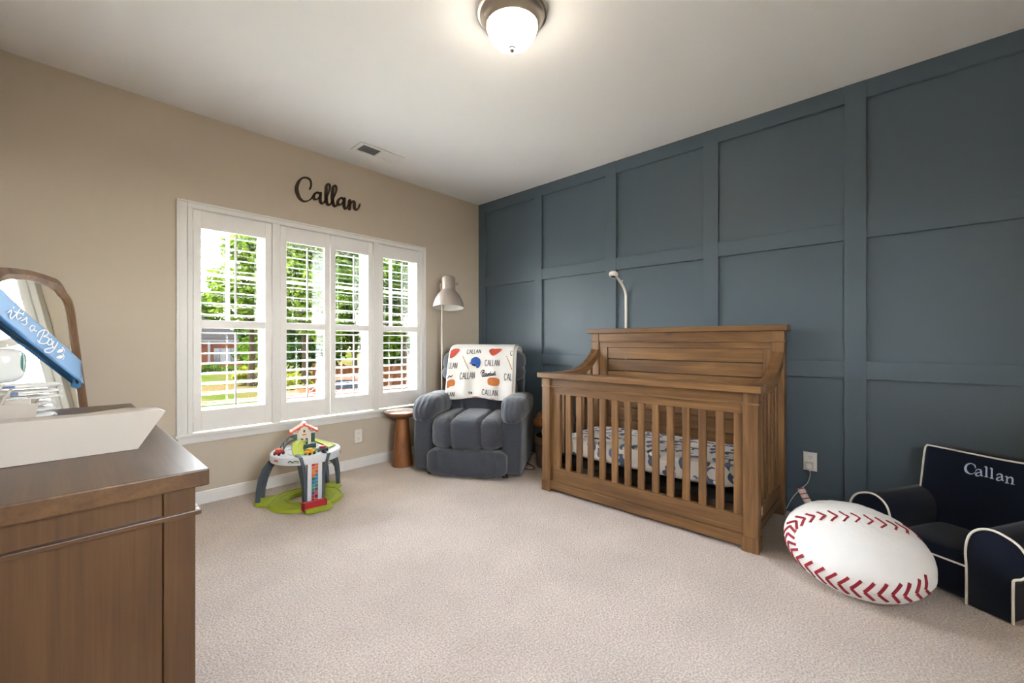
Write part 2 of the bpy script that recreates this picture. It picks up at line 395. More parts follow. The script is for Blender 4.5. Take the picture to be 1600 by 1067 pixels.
mj = MB().box(1.145, 1.185, GY-.06, GY+.06, OZ0, OZ1, .002).box(2.005, 2.03, GY-.06, GY+.06, OZ0, OZ1, .002)
mj.build('mullion', 'vinyl', tr)
# shutters: four hinged panels
def shutter(x0, x1, label, hinge):
    s = thing('plantation_shutter', label, 'shutter', ((x0+x1)/2, YF-.005, .515), group='shutter panels in the window')
    st = .046; y0, y1 = YF-.022, YF+.008
    for a, b_ in ((x0, x0+st), (x1-st, x1)): box('stile', 'shutter', s, a, b_, y0, y1, .515, 2.06, .002)
    for z0, z1 in ((.515, .66), (1.241, 1.296), (1.942, 2.06)): box('shutter_rail', 'shutter', s, x0+st, x1-st, y0, y1, z0, z1, .002)
    proto = None; xa, xb = x0+st+.001, x1-st-.001; yc = (y0+y1)/2
    for z0, z1 in ((.66, 1.241), (1.296, 1.942)):
        p = (z1-z0)/8; tilt = math.radians(8 if z0 > 1 else 3)
        for k in range(8):
            zc = z0+p*(k+.5)
            if proto is None:
                mb = MB(); tl = 0
                prof = [(math.cos(a)*.032, math.sin(a)*.0040) for a in [i*2*PI/14 for i in range(14)]]
                R = [(c*math.cos(tl)-d*math.sin(tl), c*math.sin(tl)+d*math.cos(tl)) for c, d in prof]
                A = [mb.b.verts.new((xa-s.location.x, c, d)) for c, d in R]; B = [mb.b.verts.new((xb-s.location.x, c, d)) for c, d in R]
                for q in range(14): mb.b.faces.new([A[q], A[(q+1) % 14], B[(q+1) % 14], B[q]])
                mb.b.faces.new(A); mb.b.faces.new(B)
                proto = mb.build('louver', 'shutter', s, local=True); proto.location = (0, yc-s.location.y, zc-.515); proto.rotation_euler = (tilt, 0, 0)
            else: copy_part(proto, s, (0, yc-s.location.y, zc-.515)).rotation_euler = (tilt, 0, 0)
        box('tilt_rod', 'shutter', s, (x0+x1)/2-.006, (x0+x1)/2+.006, yc-.045, yc-.033, z0+.02, z1-.03, .002)
        MB().lathe([(0, -.006), (.005, -.006), (.005, .004), (0, .006)], ((x0+x1)/2, y0-.004, z1+.012), 10).build('magnet_catch', 'plate', s)
    for z in (.62, 1.26, 1.95):
        hx = x0-.004 if hinge < 0 else x1+.004
        MB().tube([(hx, y0-.004, z-.035), (hx, y0-.004, z+.035)], .005, 8).build('hinge', 'plate', s)
shutter(.637, 1.132, 'white louvered shutter panel farthest left in the window, showing the brick house', -1)
shutter(1.195, 1.588, 'white louvered shutter panel under the name sign, second from the left', -1)
shutter(1.592, 1.987, 'white louvered shutter panel third from the left, showing part of the wooden fence', 1)
shutter(2.050, 2.519, 'white louvered shutter panel nearest the floor lamp, showing the white car', 1)

# ------------------------------------------------------------------ ceiling light and vent
cl = thing('ceiling_light', 'round flush ceiling light with brushed nickel pan and glowing glass dome', 'ceiling light', (1.502, 1.385, ZC))
c0 = (1.502, 1.385, ZC)
MB().lathe([(0, 0), (.168, 0), (.171, -.006), (.168, -.014), (.158, -.017), (.156, -.022), (.150, -.027), (.142, -.05), (.136, -.066), (.131, -.074), (.124, -.074), (.118, -.062), (0, -.06)], c0, 64).build('pan', 'nickel', cl)
MB().lathe([(.121, -.066), (.121, -.078), (.116, -.098), (.103, -.122), (.082, -.142), (.055, -.156), (.025, -.163), (0, -.164)], c0, 48).build('glass_dome', 'lamp', cl)
MB().lathe([(0, -.160), (.014, -.162), (.017, -.168), (.012, -.173), (.013, -.182), (.007, -.189), (0, -.191)], c0, 20).build('finial', 'nickel', cl)
vt = thing('ceiling_vent', 'white rectangular air vent in the ceiling above the window', 'vent', (1.845, 3.243, ZC))
vf = MB()
for a in ((1.645, 1.68, 3.15, 3.336), (2.010, 2.045, 3.15, 3.336), (1.68, 2.010, 3.15, 3.182), (1.68, 2.010, 3.305, 3.336), (1.838, 1.852, 3.182, 3.305)): vf.box(a[0], a[1], a[2], a[3], ZC-.008, ZC, .002)
vf.build('vent_frame', 'white', vt)
box('duct_shade_plate', 'slot', vt, 1.68, 2.01, 3.182, 3.305, ZC-.002, ZC-.0005, 0)  # dark sheet painting the shade inside the duct
pv = None
for h0, ang in ((1.68, -.75), (1.852, .35)):
    for k in range(11):
        xc = h0+.0072+k*.0144
        R = Matrix.Translation((xc, 3.2435, ZC-.006)) @ Matrix.Rotation(ang, 4, 'Y')
        MB().box(-.0068, .0068, -.0615, .0615, -.0007, .0007, mat=R).build('slat', 'white', vt, smooth=0)

# ------------------------------------------------------------------ wall sign
sg = thing('name_sign', 'dark brown cursive wooden name sign on the wall above the window', 'sign', (1.59, YF-.001, 2.36))
def sign_map(x, y, hh):
    p = on_plane(440+x/7.273, 210+y/7.273, (0, YF-.001, 0), Vector((0, 1, 0))); return p+Vector((0, -hh, 0))
sm = MB()
strokes = [
 [(318, 622, 18), (332, 585, 16), (330, 540, 17), (310, 507, 18), (268, 492, 18), (225, 502, 22), (188, 545, 33), (168, 610, 38), (178, 675, 38), (205, 730, 30), (248, 762, 20), (292, 758, 16), (330, 735, 16), (352, 705, 18), (372, 675, 18), (398, 661, 20)],
 [(440, 680, 22), (405, 662, 20), (372, 680, 22), (360, 710, 28), (370, 735, 24), (398, 738, 16), (425, 712, 16), (440, 680, 20)],
 [(441, 668, 26), (436, 715, 30), (436, 755, 30), (450, 785, 24), (472, 780, 18), (492, 745, 16), (520, 690, 16), (543, 630, 18), (546, 585, 20), (526, 564, 20), (506, 585, 26), (502, 640, 32), (500, 710, 34), (508, 770, 34), (525, 800, 26), (548, 795, 20), (568, 765, 16), (595, 705, 16), (616, 650, 18), (620, 605, 20), (602, 582, 20), (583, 602, 26), (577, 655, 32), (573, 725, 34), (580, 785, 34), (597, 817, 26), (620, 808, 20), (640, 775, 16)],
 [(706, 745, 22), (680, 724, 20), (650, 738, 24), (634, 770, 28), (645, 798, 24), (670, 795, 16), (694, 770, 16), (708, 738, 20)],
 [(711, 730, 26), (706, 775, 30), (706, 815, 30), (718, 845, 24), (738, 838, 16), (756, 800, 16)],
 [(770, 752, 30), (766, 800, 32), (768, 850, 32)],
 [(770, 820, 18), (786, 778, 20), (808, 762, 24), (824, 778, 28), (822, 815, 30), (830, 848, 26), (850, 857, 20), (870, 838, 16), (886, 795, 14)]]
for st in strokes: sm.ribbon(st, 22, sign_map, thick=.011, sub=5)
sm.build('letters', 'signbrown', sg, smooth=0)

# ------------------------------------------------------------------ outlets
def outlet(name, label, c, nx, ny):
    """wall plate facing (nx, ny) with two sockets"""
    t = thing(name, label, 'outlet', c); tx, ty = -ny, nx
    R = Matrix(((tx, nx, 0, c[0]), (ty, ny, 0, c[1]), (0, 0, 1, c[2]), (0, 0, 0, 1)))
    MB().box(-.037, .037, 0, .006, -.06, .06, .003, mat=R).build('plate', 'plate', t)
    for z in (.026, -.026):
        pl = [(.0165*math.cos(a), max(-.0135, min(.0135, .018*math.sin(a)))+z) for a in [k*2*PI/20 for k in range(20)]]
        so = MB().prism(pl, lambda x, y, hh: R @ Vector((x, hh, y)), .006, .008).build('socket', 'plate', t)
        sl_ = MB()
        for q in (-.006, .006): sl_.box(q-.001, q+.001, .0078, .0086, z+.001, z+.008, mat=R)
        sl_.box(-.002, .002, .0078, .0086, z-.009, z-.005, mat=R)
        sl_.build('slot', 'slot', so, smooth=0)
    return t, R
outlet('wall_outlet', 'white outlet plate on the beige wall between toy table and side table', (1.854, YF, .287), 0, -1)
_, RO = outlet('wall_outlet', 'cream outlet plate on the blue wall beside the crib', (XR, .430, .355), -1, 0)
ad_ = thing('power_adapter', 'small white power adapter with thin cord plugged into the blue wall outlet', 'adapter', (XR-.02, .430, .33))
MB().box(-.017, .017, .0082, .038, -.046, -.004, .004, mat=RO).build('adapter_body', 'plate', ad_)
MB().box(-.006, .006, .014, .026, -.058, -.045, .002, mat=RO).build('strain_relief', 'plate', ad_)
wp = [RO @ Vector(p) for p in ((0, .02, -.058), (.002, .02, -.09), (-.012, .03, -.14), (-.05, .035, -.19), (-.09, .04, -.25), (-.12, .05, -.32), (-.135, .06, -.349), (-.16, .05, -.349), (-.21, .04, -.33), (-.215, .035, -.28), (-.225, .035, -.22))]
def smooth_path(P, sub=5):
    P = [Vector(p) for p in P]; D = []
    for i in range(len(P)-1):
        a, b_, c, d = P[max(i-1, 0)], P[i], P[i+1], P[min(i+2, len(P)-1)]
        for q in range(sub):
            t = q/sub; D.append(.5*((2*b_)+(-a+c)*t+(2*a-5*b_+4*c-d)*t*t+(-a+3*b_-3*c+d)*t**3))
    return D+[P[-1]]
MB().tube(smooth_path(wp), .0022, 6).build('cord', 'cord', ad_)

# ================================================================== CRIB
cb = thing('crib', 'pine wood crib with tall plank headboard and slatted front', 'crib', (2.93, 1.29, 0))
def cbx(n_, ax, *a, bev=.003): return box(n_, 'crib_'+ax, cb, *a, bev=bev)
for y0, y1 in ((.553, .627), (1.955, 2.027)):
    cbx('post', 'z', 2.540, 2.612, y0, y1, 0, .866)
    cbx('post_collar', 'y', 2.534, 2.618, y0-.006, y1+.006, .798, .809, bev=.002)
    cbx('foot', 'z', 2.536, 2.616, y0-.004, y1+.004, .002, .082)
cbx('top_rail', 'y', 2.512, 2.64, .535, 2.055, .866, .905, bev=.004)
cbx('frieze_board', 'y', 2.556, 2.60, .627, 1.955, .806, .866)
cbx('moulding', 'y', 2.540, 2.60, .627, 1.955, .797, .807, bev=.003)
cbx('upper_rail', 'y', 2.562, 2.597, .627, 1.955, .745, .797)
cbx('lower_rail', 'y', 2.560, 2.597, .627, 1.955, .084, .184)
cbx('base_trim', 'y', 2.546, 2.60, .631, 1.951, .022, .084)
for y0, y1 in ((.627, .680), (1.878, 1.955)): cbx('front_stile', 'z', 2.565, 2.594, y0, y1, .184, .745)
pr = None
for k in range(12):
    yc = .754+k*.0956
    if pr is None: pr = cbx('baluster', 'z', 2.568, 2.590, yc-.0215, yc+.0215, .184, .745); pr_y = yc
    else: copy_part(pr, cb, (0, yc-pr_y, 0))
for y0, y1 in ((.553, .627), (1.945, 2.020)):
    cbx('back_post', 'z', 3.235, 3.306, y0, y1, 0, 1.217)
    cbx('post_collar', 'y', 3.228, 3.312, y0-.006, y1+.006, 1.140, 1.151, bev=.002)
cbx('head_cap', 'y', 3.205, 3.335, .533, 2.045, 1.217, 1.256, bev=.004)
cbx('head_frieze', 'y', 3.238, 3.285, .627, 1.945, 1.150, 1.217)
cbx('head_moulding', 'y', 3.232, 3.285, .627, 1.945, 1.140, 1.151)
cbx('head_rail', 'y', 3.245, 3.285, .627, 1.945, 1.096, 1.140)
for y0, y1 in ((.627, .678), (1.868, 1.945)): cbx('head_stile', 'z', 3.245, 3.285, y0, y1, .10, 1.096)
for k in range(9):
    z1 = 1.096-k*.1022; cbx('headboard_plank', 'y', 3.255, 3.28, .678, 1.868, z1-.0975, z1, bev=.004)
cbx('head_bottom_rail', 'y', 3.245, 3.285, .678, 1.868, .07, .176)
# swooping side arms
tp = [(2.60, .905), (2.72, .905), (2.82, .9055), (2.90, .909), (2.97, .920), (3.04, .941), (3.10, .968), (3.16, 1.003), (3.205, 1.04), (3.235, 1.075), (3.245, 1.135)]
bt = [(3.245, 1.02), (3.21, .985), (3.16, .94), (3.10, .902), (3.04, .876), (2.97, .856), (2.90, .846), (2.80, .842), (2.60, .842)]
def top_under(x):
    q = bt[::-1]
    for (a, b_), (c, d) in zip(q, q[1:]):
        if a <= x <= c: return b_+(d-b_)*(x-a)/(c-a)
    return .85
for y0, y1 in ((.556, .624), (1.952, 2.020)):
    yc = (y0+y1)/2
    MB().prism(tp+bt, lambda x, z, hh: Vector((x, yc+hh, z)), y0-yc, y1-yc, bev=.003).build('side_arm', 'crib_x', cb)
    cbx('side_rail', 'x', 2.612, 3.235, yc-.014, yc+.014, .125, .205)
    cbx('side_trim', 'x', 2.612, 3.235, yc-.02, yc+.02, .075, .125)
    for k in range(6):
        xc = 2.685+k*.0965; cbx('side_baluster', 'z', xc-.02, xc+.02, yc-.011, yc+.011, .205, top_under(xc-.018)+.01)
box('care_label', 'plate', cb, 2.70, 2.745, .5745, .5775, .150, .198, 0)
ms = MB().box(2.625, 3.225, .66, 1.93, .258, .272, .003).box(2.625, 2.645, .66, 1.93, .215, .272, .002).box(3.205, 3.225, .66, 1.93, .215, .272, .002)
ms.build('mattress_support', 'darkmetal', cb)
def mdisp(co, u): return .004*noise.noise(co*9)+.003*noise.noise(co*31)
mt = thing('crib_mattress', 'crib mattress in a white fitted sheet with indigo crescent print', 'mattress', (2.925, 1.295, .272))
MB().pillow((2.925, 1.295, .352), (.298, .635, .080), 7, 26, mdisp).build('fitted_sheet', 'sheet', mt)

# baby camera on its wall arm
bc = thing('baby_monitor_camera', 'white baby monitor camera on a bent pole above the crib', 'camera', (3.347, 1.742, .9))
pole = smooth_path([(3.347, 1.742, .80), (3.347, 1.742, 1.2), (3.347, 1.742, 1.50), (3.343, 1.743, 1.555), (3.325, 1.746, 1.60), (3.28, 1.75, 1.645), (3.20, 1.757, 1.70)], 6)
MB().tube(pole, .0115, 12).build('pole', 'plate', bc)
R = Matrix.Translation((3.165, 1.76, 1.708)) @ Vector((.35, 0, 1)).to_track_quat('Z', 'Y').to_matrix().to_4x4()
hd = MB().lathe([(0, .022), (.028, .020), (.038, .010), (.040, -.002), (.036, -.014), (.026, -.021), (0, -.021)], (0, 0, 0), 28, mat=R).build('camera_head', 'plate', bc)
MB().lathe([(0, -.0235), (.018, -.0235), (.022, -.0205)], (0, 0, 0), 24, mat=R).build('lens', 'black', hd)
MB().tube([(3.285, 1.75, 1.648), (3.295, 1.749, 1.672)], .006, 8).build('cable_clip', 'plate', bc)

# ================================================================== RECLINER
RZ = math.atan2(-.843, .539)
rc = thing('recliner', 'charcoal microfibre recliner with padded arms in the corner', 'armchair', (2.38, 2.717, 0), RZ)
def groove(xs, w, d): return lambda co: -sum(d*math.exp(-((co.x-x)/w)**2) for x in xs)
def rp(n_, *a, **k):
    o = MB().pillow(*a, **k).build(n_, 'rec', rc, local=True, smooth=1.3); return o
def lean(y0, z0, s): return Matrix(((1, 0, 0, 0), (0, 1, s, -s*z0), (0, 0, 1, 0), (0, 0, 0, 1)))
box('base_frame', 'black', rc, -.38, .38, .02, .72, .035, .16, .01, local=True)
for x in (-.33, .33):
    for y in (.0, .66): MB().lathe([(0, 0), (.024, 0), (.024, .02), (.018, .04), (0, .04)], (x, y, 0), 14).build('foot', 'black', rc, local=True)
wr_ = lambda co, f, a: a*noise.noise(Vector((co.x*f, co.y*f, co.z*f)))
for sx in (-1, 1):
    rp('arm', (sx*.392, .38, .262), (.088, .42, .245), 10, 18, disp=lambda co, u: .006*noise.noise(co*6)-.012*max(0, -u.z)*(abs(u.x) > .8)*(1 if sx*u.x > 0 else 0))
    def padd(co, u, sx=sx):
        front = max(0, -u.y-.35)/.65
        d = .006*noise.noise(co*7)
        if u.y < -.35: d += .0065*math.sin((co.x*1.0+co.z*.35)*130+2*noise.noise(co*12))*min(1, front*2.2)*(.4+.6*noise.noise(co*25+Vector((sx, 0, 0))))
        d -= .010*math.exp(-((co.y+.1)/.012)**2)
        return Vector((0, 0, -.075*front*front)) + Vector((u.x*.6, u.y*.6, u.z)).normalized()*d
    rp('arm_pad', (sx*.393, .30, .575), (.120, .385, .092), 3.0, 30, disp=padd)
sg_ = groove((-.123, .140), .016, .034)
def seatd(co, u):
    xs = (-.228, .008, .245); puff = 0
    return sg_(co)+.008*noise.noise(co*5)+.003*noise.noise(co*26)-.012*math.exp(-((co.z+.145)/.02)**2)
rp('seat_cushion', (0, .235, .362), (.325, .365, .150), 4.5, 34, disp=seatd)
fg = groove((-.235, -.13, .02, .15, .255), .010, .010)
rp('footrest', (.012, -.05, .128), (.345, .078, .112), 5, 30, disp=lambda co, u: fg(Vector((co.x+co.z*.15, 0, 0)))*(.35+.65*(co.z > -.03))+.006*noise.noise(co*6)+.003*noise.noise(co*24))
bg_ = groove((-.15, .13), .016, .024)
rp('lumbar_cushion', (0, .545, .62), (.335, .13, .20), 4, 28, disp=lambda co, u: bg_(co)+.010*noise.noise(co*7)+.006*noise.noise(Vector((co.x*20, co.y*20, co.z*5)))*abs(u.z), mat=lean(0, .62, .24))
rp('head_cushion', (0, .585, .91), (.415, .13, .165), 4, 26, disp=lambda co, u: .010*noise.noise(co*6)-.02*math.exp(-((co.z+.02)/.015)**2)*(abs(u.x) > .6), mat=lean(0, .91, .24))
rp('backrest_shell', (0, .70, .62), (.385, .10, .44), 6, 16, mat=lean(0, .62, .22))

# blanket folded over the back
def bl_path(v):
    pts = [(.87, .72), (.87, .95), (.84, 1.055), (.755, 1.088), (.64, 1.088), (.545, 1.070), (.498, 1.03), (.455, .92), (.420, .80), (.383, .66), (.374, .605)]
    t = v*(len(pts)-1); i = min(int(t), len(pts)-2); f = t-i
    g = lambda k: Vector(pts[max(0, min(len(pts)-1, k))])
    a, b_, c, d = g(i-1), g(i), g(i+1), g(i+2)
    return .5*((2*b_)+(-a+c)*f+(2*a-5*b_+4*c-d)*f*f+(-a+3*b_-3*c+d)*f**3)
VF0, VF1 = .5, 1.0           # v range of the front face
def bl_pt(u, v, lift=0, xo=0):
    p = bl_path(v); x = -.318+.640*u + xo
    fr = max(0, (v-.55)/.45)
    x += (u-.5)*.022*fr
    fold = .007*math.sin(u*17+1.2+3*fr)*fr + .006*math.sin(u*31-fr*2)*fr*fr + .004*noise.noise(Vector((u*6, v*6, 2)))
    e = .01; q = bl_path(min(1, v+e)) - bl_path(max(0, v-e)); nrm = Vector((-q.y, q.x)).normalized()
    if nrm.x > 0 and v > .6: nrm = -nrm
    if v <= .6 and nrm.y < 0: nrm = -nrm
    if v < .2: nrm = Vector((1, 0))
    dz = (-.012*math.sin(u*9+.4)*fr**4)
    return Vector((x, p.x+nrm.x*(lift+fold), p.y+nrm.y*(lift+fold)+dz))
M['blanket'] = pm('white_fleece_blanket', 'eeebe6', .95, bump=.25, bscale=300, sheen=.3, spec=.1)
bk = thing('baseball_blanket', 'white blanket with baseball prints and names folded over the recliner back', 'blanket', tuple(toworld(rc, (0, .6, 0))[:2])+(1.05,), RZ)
off = Vector((0, .6, 1.05))
def bl_layer(n_, lift, xo, v0=0., v1=1.):
    mb = MB()
    mb.grid(lambda a, b_: bl_pt(a, v0+(v1-v0)*b_, lift, xo)-off, 41, 60)
    o = mb.build(n_, 'blanket', bk, local=True, smooth=1.4)
    md = o.modifiers.new('thickness', 'SOLIDIFY'); md.thickness = .008; md.offset = 0; return o
bl_layer('outer_layer', .022, 0); bl_layer('under_layer', .006, .022, .1, .985)
# prints: coordinates traced in the blanket zoom, u from 135..1200 , v from 150 (top) .. 965 (bottom)
def bl_map(x, y, hh):
    yy = (y-150)/815
    x0 = 165-40*yy; x1 = 1205-5*yy
    return bl_pt(min(1, max(0, (x-x0)/(x1-x0))), .545+.452*(.10*yy*0+yy), .0275+hh, 0)-off
M['ink'] = pm('grey_ink', '3c3d42', .9); M['inkblack'] = pm('black_ink', '17171a', .9); M['glovered'] = pm('glove_print_red', 'c4543f', .9, var=.35, vscale=60)
M['gloveorange'] = pm('glove_print_orange', 'c9783f', .9, var=.3, vscale=60); M['helmblue'] = pm('helmet_print_blue', '3560ae', .9, var=.35, vscale=60); M['batink'] = pm('bat_print', 'b98a63', .9)
CAPS = {'C': [[(.52, 1.1), (.42, 1.32), (.25, 1.4), (.08, 1.2), (.02, .7), (.08, .2), (.25, 0), (.42, .08), (.52, .3)]],
        'A': [[(0, 0), (.3, 1.4)], [(.3, 1.4), (.6, 0)], [(.1, .5), (.5, .5)]], 'L': [[(.05, 1.4), (.05, 0)], [(.05, 0), (.42, 0)]],
        'N': [[(.05, 0), (.05, 1.4)], [(.05, 1.4), (.52, 0)], [(.52, 0), (.52, 1.4)]]}
ADV = {'C': .74, 'A': .72, 'L': .56, 'N': .7}
def caps(mb, txt, x, y, sc, slope=0, w=9):
    for ch in txt:
        for st in CAPS[ch]: mb.ribbon([(x+a*sc, y-b_*sc+slope*a*sc) for a, b_ in st], w, bl_map, sub=4, cap=False)
        x += ADV[ch]*sc; y += slope*ADV[ch]*sc
for txt, x, y, sc in (('CALLAN', 450, 285, 58), ('CALLAN', 752, 452, 60), ('CALLAN', 365, 640, 60), ('CALLAN', 728, 835, 62), ('LLAN', 168, 492, 58), ('LAN', 178, 868, 60), ('CAL', 1066, 640, 60), ('C', 1150, 305, 58)):
    lm = MB(); caps(lm, txt, x, y, sc, -.06 if txt == 'CALLAN' and x < 470 else 0); lm.build('name_lettering', 'ink', bk, local=True, smooth=0)
sm = MB()   # the word Baseball in script with its tail, and a shirt number
for st in ([(708, 585), (722, 545), (735, 520)], [(690, 560), (705, 525), (735, 512), (752, 522), (742, 542), (722, 550), (748, 556), (745, 575), (720, 588)], [(790, 562), (770, 560), (762, 578), (778, 582), (790, 565), (792, 582)], [(800, 580), (815, 560), (812, 578), (800, 586)], [(825, 574), (840, 562), (830, 556), (824, 576), (842, 580)],
           [(856, 530), (850, 580), (868, 578), (868, 562), (852, 566)], [(898, 562), (882, 558), (875, 576), (890, 580), (898, 562), (900, 580)], [(912, 530), (906, 578)], [(928, 532), (920, 576), (936, 572)]): sm.ribbon(st, 10, bl_map, sub=4, cap=False)
sm.ribbon([(715, 598, 16), (800, 594, 12), (940, 580, 4)], 10, bl_map, sub=5, cap=False)
sm.ribbon([(165, 630, 12), (190, 600, 12), (215, 610, 12), (245, 585, 10)], 10, bl_map, cap=False)
for st in ([(540, 785), (520, 786), (518, 800), (536, 802), (536, 816), (516, 818)], [(566, 786), (552, 792), (562, 800), (568, 812), (556, 818), (550, 808), (568, 792), (560, 785)]): sm.ribbon(st, 9, bl_map, sub=4, cap=False)
sm.build('script_lettering', 'inkblack', bk, local=True, smooth=0)
def patch(n_, mat, pts, sub=4, hh=.001):
    P = smooth_path([Vector((x, y, 0)) for x, y in pts+[pts[0]]], sub)[:-1]; cx_ = sum(p.x for p in P)/len(P); cy_ = sum(p.y for p in P)/len(P)
    mb = MB(); rings = [[mb.b.verts.new(bl_map(cx_+(p.x-cx_)*f, cy_+(p.y-cy_)*f, hh)) for p in P] for f in (.35, .7, 1)]; c = mb.b.verts.new(bl_map(cx_, cy_, hh)); N = len(P)
    for A, B in zip(rings, rings[1:]):
        for k in range(N): mb.b.faces.new([A[k], A[(k+1) % N], B[(k+1) % N], B[k]])
    for k in range(N): mb.b.faces.new([rings[0][k], rings[0][(k+1) % N], c])
    return mb.build(n_, mat, bk, local=True, smooth=0)
patch('glove_print', 'glovered', [(812, 190), (850, 158), (905, 165), (960, 158), (1010, 180), (1000, 225), (950, 275), (885, 310), (840, 290), (808, 240)])
patch('glove_print', 'glovered', [(230, 165), (290, 160), (328, 195), (310, 250), (250, 320), (185, 350), (175, 300), (185, 220)])
patch('glove_print', 'gloveorange', [(805, 630), (850, 612), (940, 615), (990, 635), (985, 690), (930, 703), (850, 700), (810, 680)])
patch('glove_print', 'gloveorange', [(160, 665), (200, 645), (260, 640), (290, 665), (280, 705), (220, 715), (165, 735)])
patch('glove_print', 'glovered', [(560, 905), (640, 900), (720, 920), (660, 942), (580, 935)]); patch('glove_print', 'glovered', [(840, 925), (880, 915), (930, 930), (900, 945)])
patch('helmet_print', 'helmblue', [(495, 420), (522, 405), (530, 365), (570, 335), (630, 333), (675, 365), (682, 420), (665, 470), (630, 488), (608, 460), (590, 425), (540, 428)])
patch('helmet_opening_print', 'inkblack', [(530, 432), (590, 428), (604, 462), (580, 455), (555, 448)], hh=.0018)
bm_ = MB(); bm_.ribbon([(385, 315, 6), (435, 400, 10), (492, 492, 14)], 10, bl_map); bm_.ribbon([(1090, 310, 8), (1135, 400, 11), (1180, 500, 14)], 10, bl_map); bm_.build('bat_print', 'batink', bk, local=True, smooth=0)

# ================================================================== FLOOR LAMP, SIDE TABLE, BASKET
fl = thing('floor_lamp', 'satin metal floor lamp with bell shade behind the recliner', 'floor lamp', (2.665, 3.43, 0))
lx, ly = 2.665, 3.43
MB().lathe([(0, 0), (.135, 0), (.14, .006), (.135, .016), (.03, .022), (.012, .03), (0, .03)], (lx, ly, 0), 36).build('base', 'lampmetal', fl)
MB().tube([(lx, ly, .02), (lx, ly, 1.62)], .0105, 14).build('pole', 'lampmetal', fl)
cz = Vector((lx+.035, ly-.055, 1.49)); ax_ = Vector((.09, .10, 1)).normalized()
R = Matrix.Translation(cz) @ ax_.to_track_quat('Z', 'Y').to_matrix().to_4x4()
MB().lathe([(.155, 0), (.158, .004), (.150, .045), (.135, .09), (.110, .135), (.082, .168), (.070, .182), (.068, .195), (.069, .300), (.064, .318), (.05, .327), (0, .329)], (0, 0, 0), 44, mat=R).build('shade', 'lampmetal', fl)
MB().lathe([(.1545, .001), (.147, .043), (.132, .088), (.107, .133), (.07, .170), (0, .172)], (0, 0, 0), 44, mat=R).build('shade_lining', 'lampwhite', fl)
MB().lathe([(0, .07), (.02, .072), (.028, .09), (.026, .11), (.014, .135), (.014, .17)], (0, 0, 0), 20, mat=R).build('bulb', 'lampwhite', fl)
rt = Vector((RT.x, RT.y, 0)); tb = cz+ax_*.25
MB().tube([tb-rt*.078-Vector((0, 0, .0)), tb+rt*.092], .008, 10).build('pivot_rod', 'nickel', fl)
for q in (-.085, .092): MB().tube([tb+rt*(q-.008), tb+rt*(q+.008)], .014, 12).build('knob', 'nickel', fl)
MB().tube([Vector((lx, ly, 1.60)), Vector((lx, ly, 1.66)), tb-rt*.08+Vector((0, 0, -.05)), tb-rt*.08], .007, 8).build('yoke', 'lampmetal', fl)

stb = thing('side_table', 'small round wooden pedestal side table under the window', 'side table', (2.168, 3.385, 0))
MB().lathe([(0, .503), (.157, .503), (.164, .499), (.165, .492), (.157, .480), (.13, .462), (.085, .446), (.066, .436), (0, .436)], (2.168, 3.385, 0), 48).build('table_top', 'walnut_x', stb)
MB().lathe([(0, 0), (.094, 0), (.098, .004), (.097, .02), (.080, .16), (.064, .32), (.056, .437), (0, .437)], (2.168, 3.385, 0), 40).build('pedestal', 'walnut', stb)

M['canvas'] = pm('taupe_canvas', '7d6a5a', .95, bump=.4, bscale=260, var=.2, vscale=30); M['brownplush'] = pm('brown_plush', '8a5a35', .95, bump=.5, bscale=150, var=.3, vscale=40); M['blueplush'] = pm('grey_blue_plush', '6f7f93', .95, bump=.4, bscale=140, var=.25, vscale=30); M['greyplush'] = pm('grey_plush', '8d9096', .95, bump=.4, bscale=140, var=.2, vscale=30)
kx, ky = 3.115, 2.335
bs = thing('toy_basket', 'taupe fabric toy basket between recliner and crib', 'basket', (kx, ky, 0))
MB().lathe([(0, .01), (.155, .002), (.170, .02), (.178, .12), (.182, .26), (.184, .275), (.178, .275), (.172, .14), (.16, .03), (0, .03)], (kx, ky, 0), 40).build('basket_body', 'canvas', bs)
MB().lathe([(.183, .215), (.190, .222), (.192, .27), (.187, .283), (.176, .28), (.175, .25)], (kx, ky, 0), 40).build('folded_rim', 'canvas', bs)
tb_ = thing('plush_ball', 'white plush baseball with face lying in the toy basket', 'toy', (3.035, 2.315, .24))
MB().pillow((3.035, 2.315, .330), (.085, .085, .08), 2.2, 12).build('ball_body', 'plush', tb_)
fm = MB()
def ballmap(x, y, hh):
    d = Vector((-.66+.75*x, -.75-.66*x, .18+y)).normalized(); return Vector((3.035, 2.315, .33))+d*(.0865+hh)
fm.ribbon([(-.35, .25), (-.12, .1), (-.05, -.25), (-.15, -.5)], .06, ballmap); fm.build('stitch', 'red', tb_)
fm = MB(); fm.ribbon([(.12, .3), (.25, .15)], .13, ballmap); fm.ribbon([(.32, -.1), (.5, -.25)], .12, ballmap); fm.build('eyes', 'black', tb_)
tb2 = thing('plush_bear', 'brown plush toy on top of the toy basket', 'toy', (3.10, 2.42, .3))
MB().pillow((3.09, 2.43, .44), (.075, .07, .06), 2.3, 10, disp=lambda c, u: .008*noise.noise(c*20)).build('body', 'brownplush', tb2)
MB().pillow((3.02, 2.44, .40), (.06, .05, .05), 2.3, 10, disp=lambda c, u: .008*noise.noise(c*20)).build('head', 'brownplush', tb2)
for q in ((2.985, 2.465, .40), (3.035, 2.475, .44)): MB().pillow(q, (.022, .016, .022), 2.2, 8).build('ear', 'brownplush', tb2)
tb3 = thing('plush_blanket', 'crumpled grey blue plush blanket heaped on the toy basket', 'blanket', (3.16, 2.3, .35))
MB().pillow((3.16, 2.30, .435), (.125, .13, .065), 2.4, 22, disp=lambda c, u: .03*noise.noise(c*9)+.012*noise.noise(c*25)).build('heap', 'blueplush', tb3)
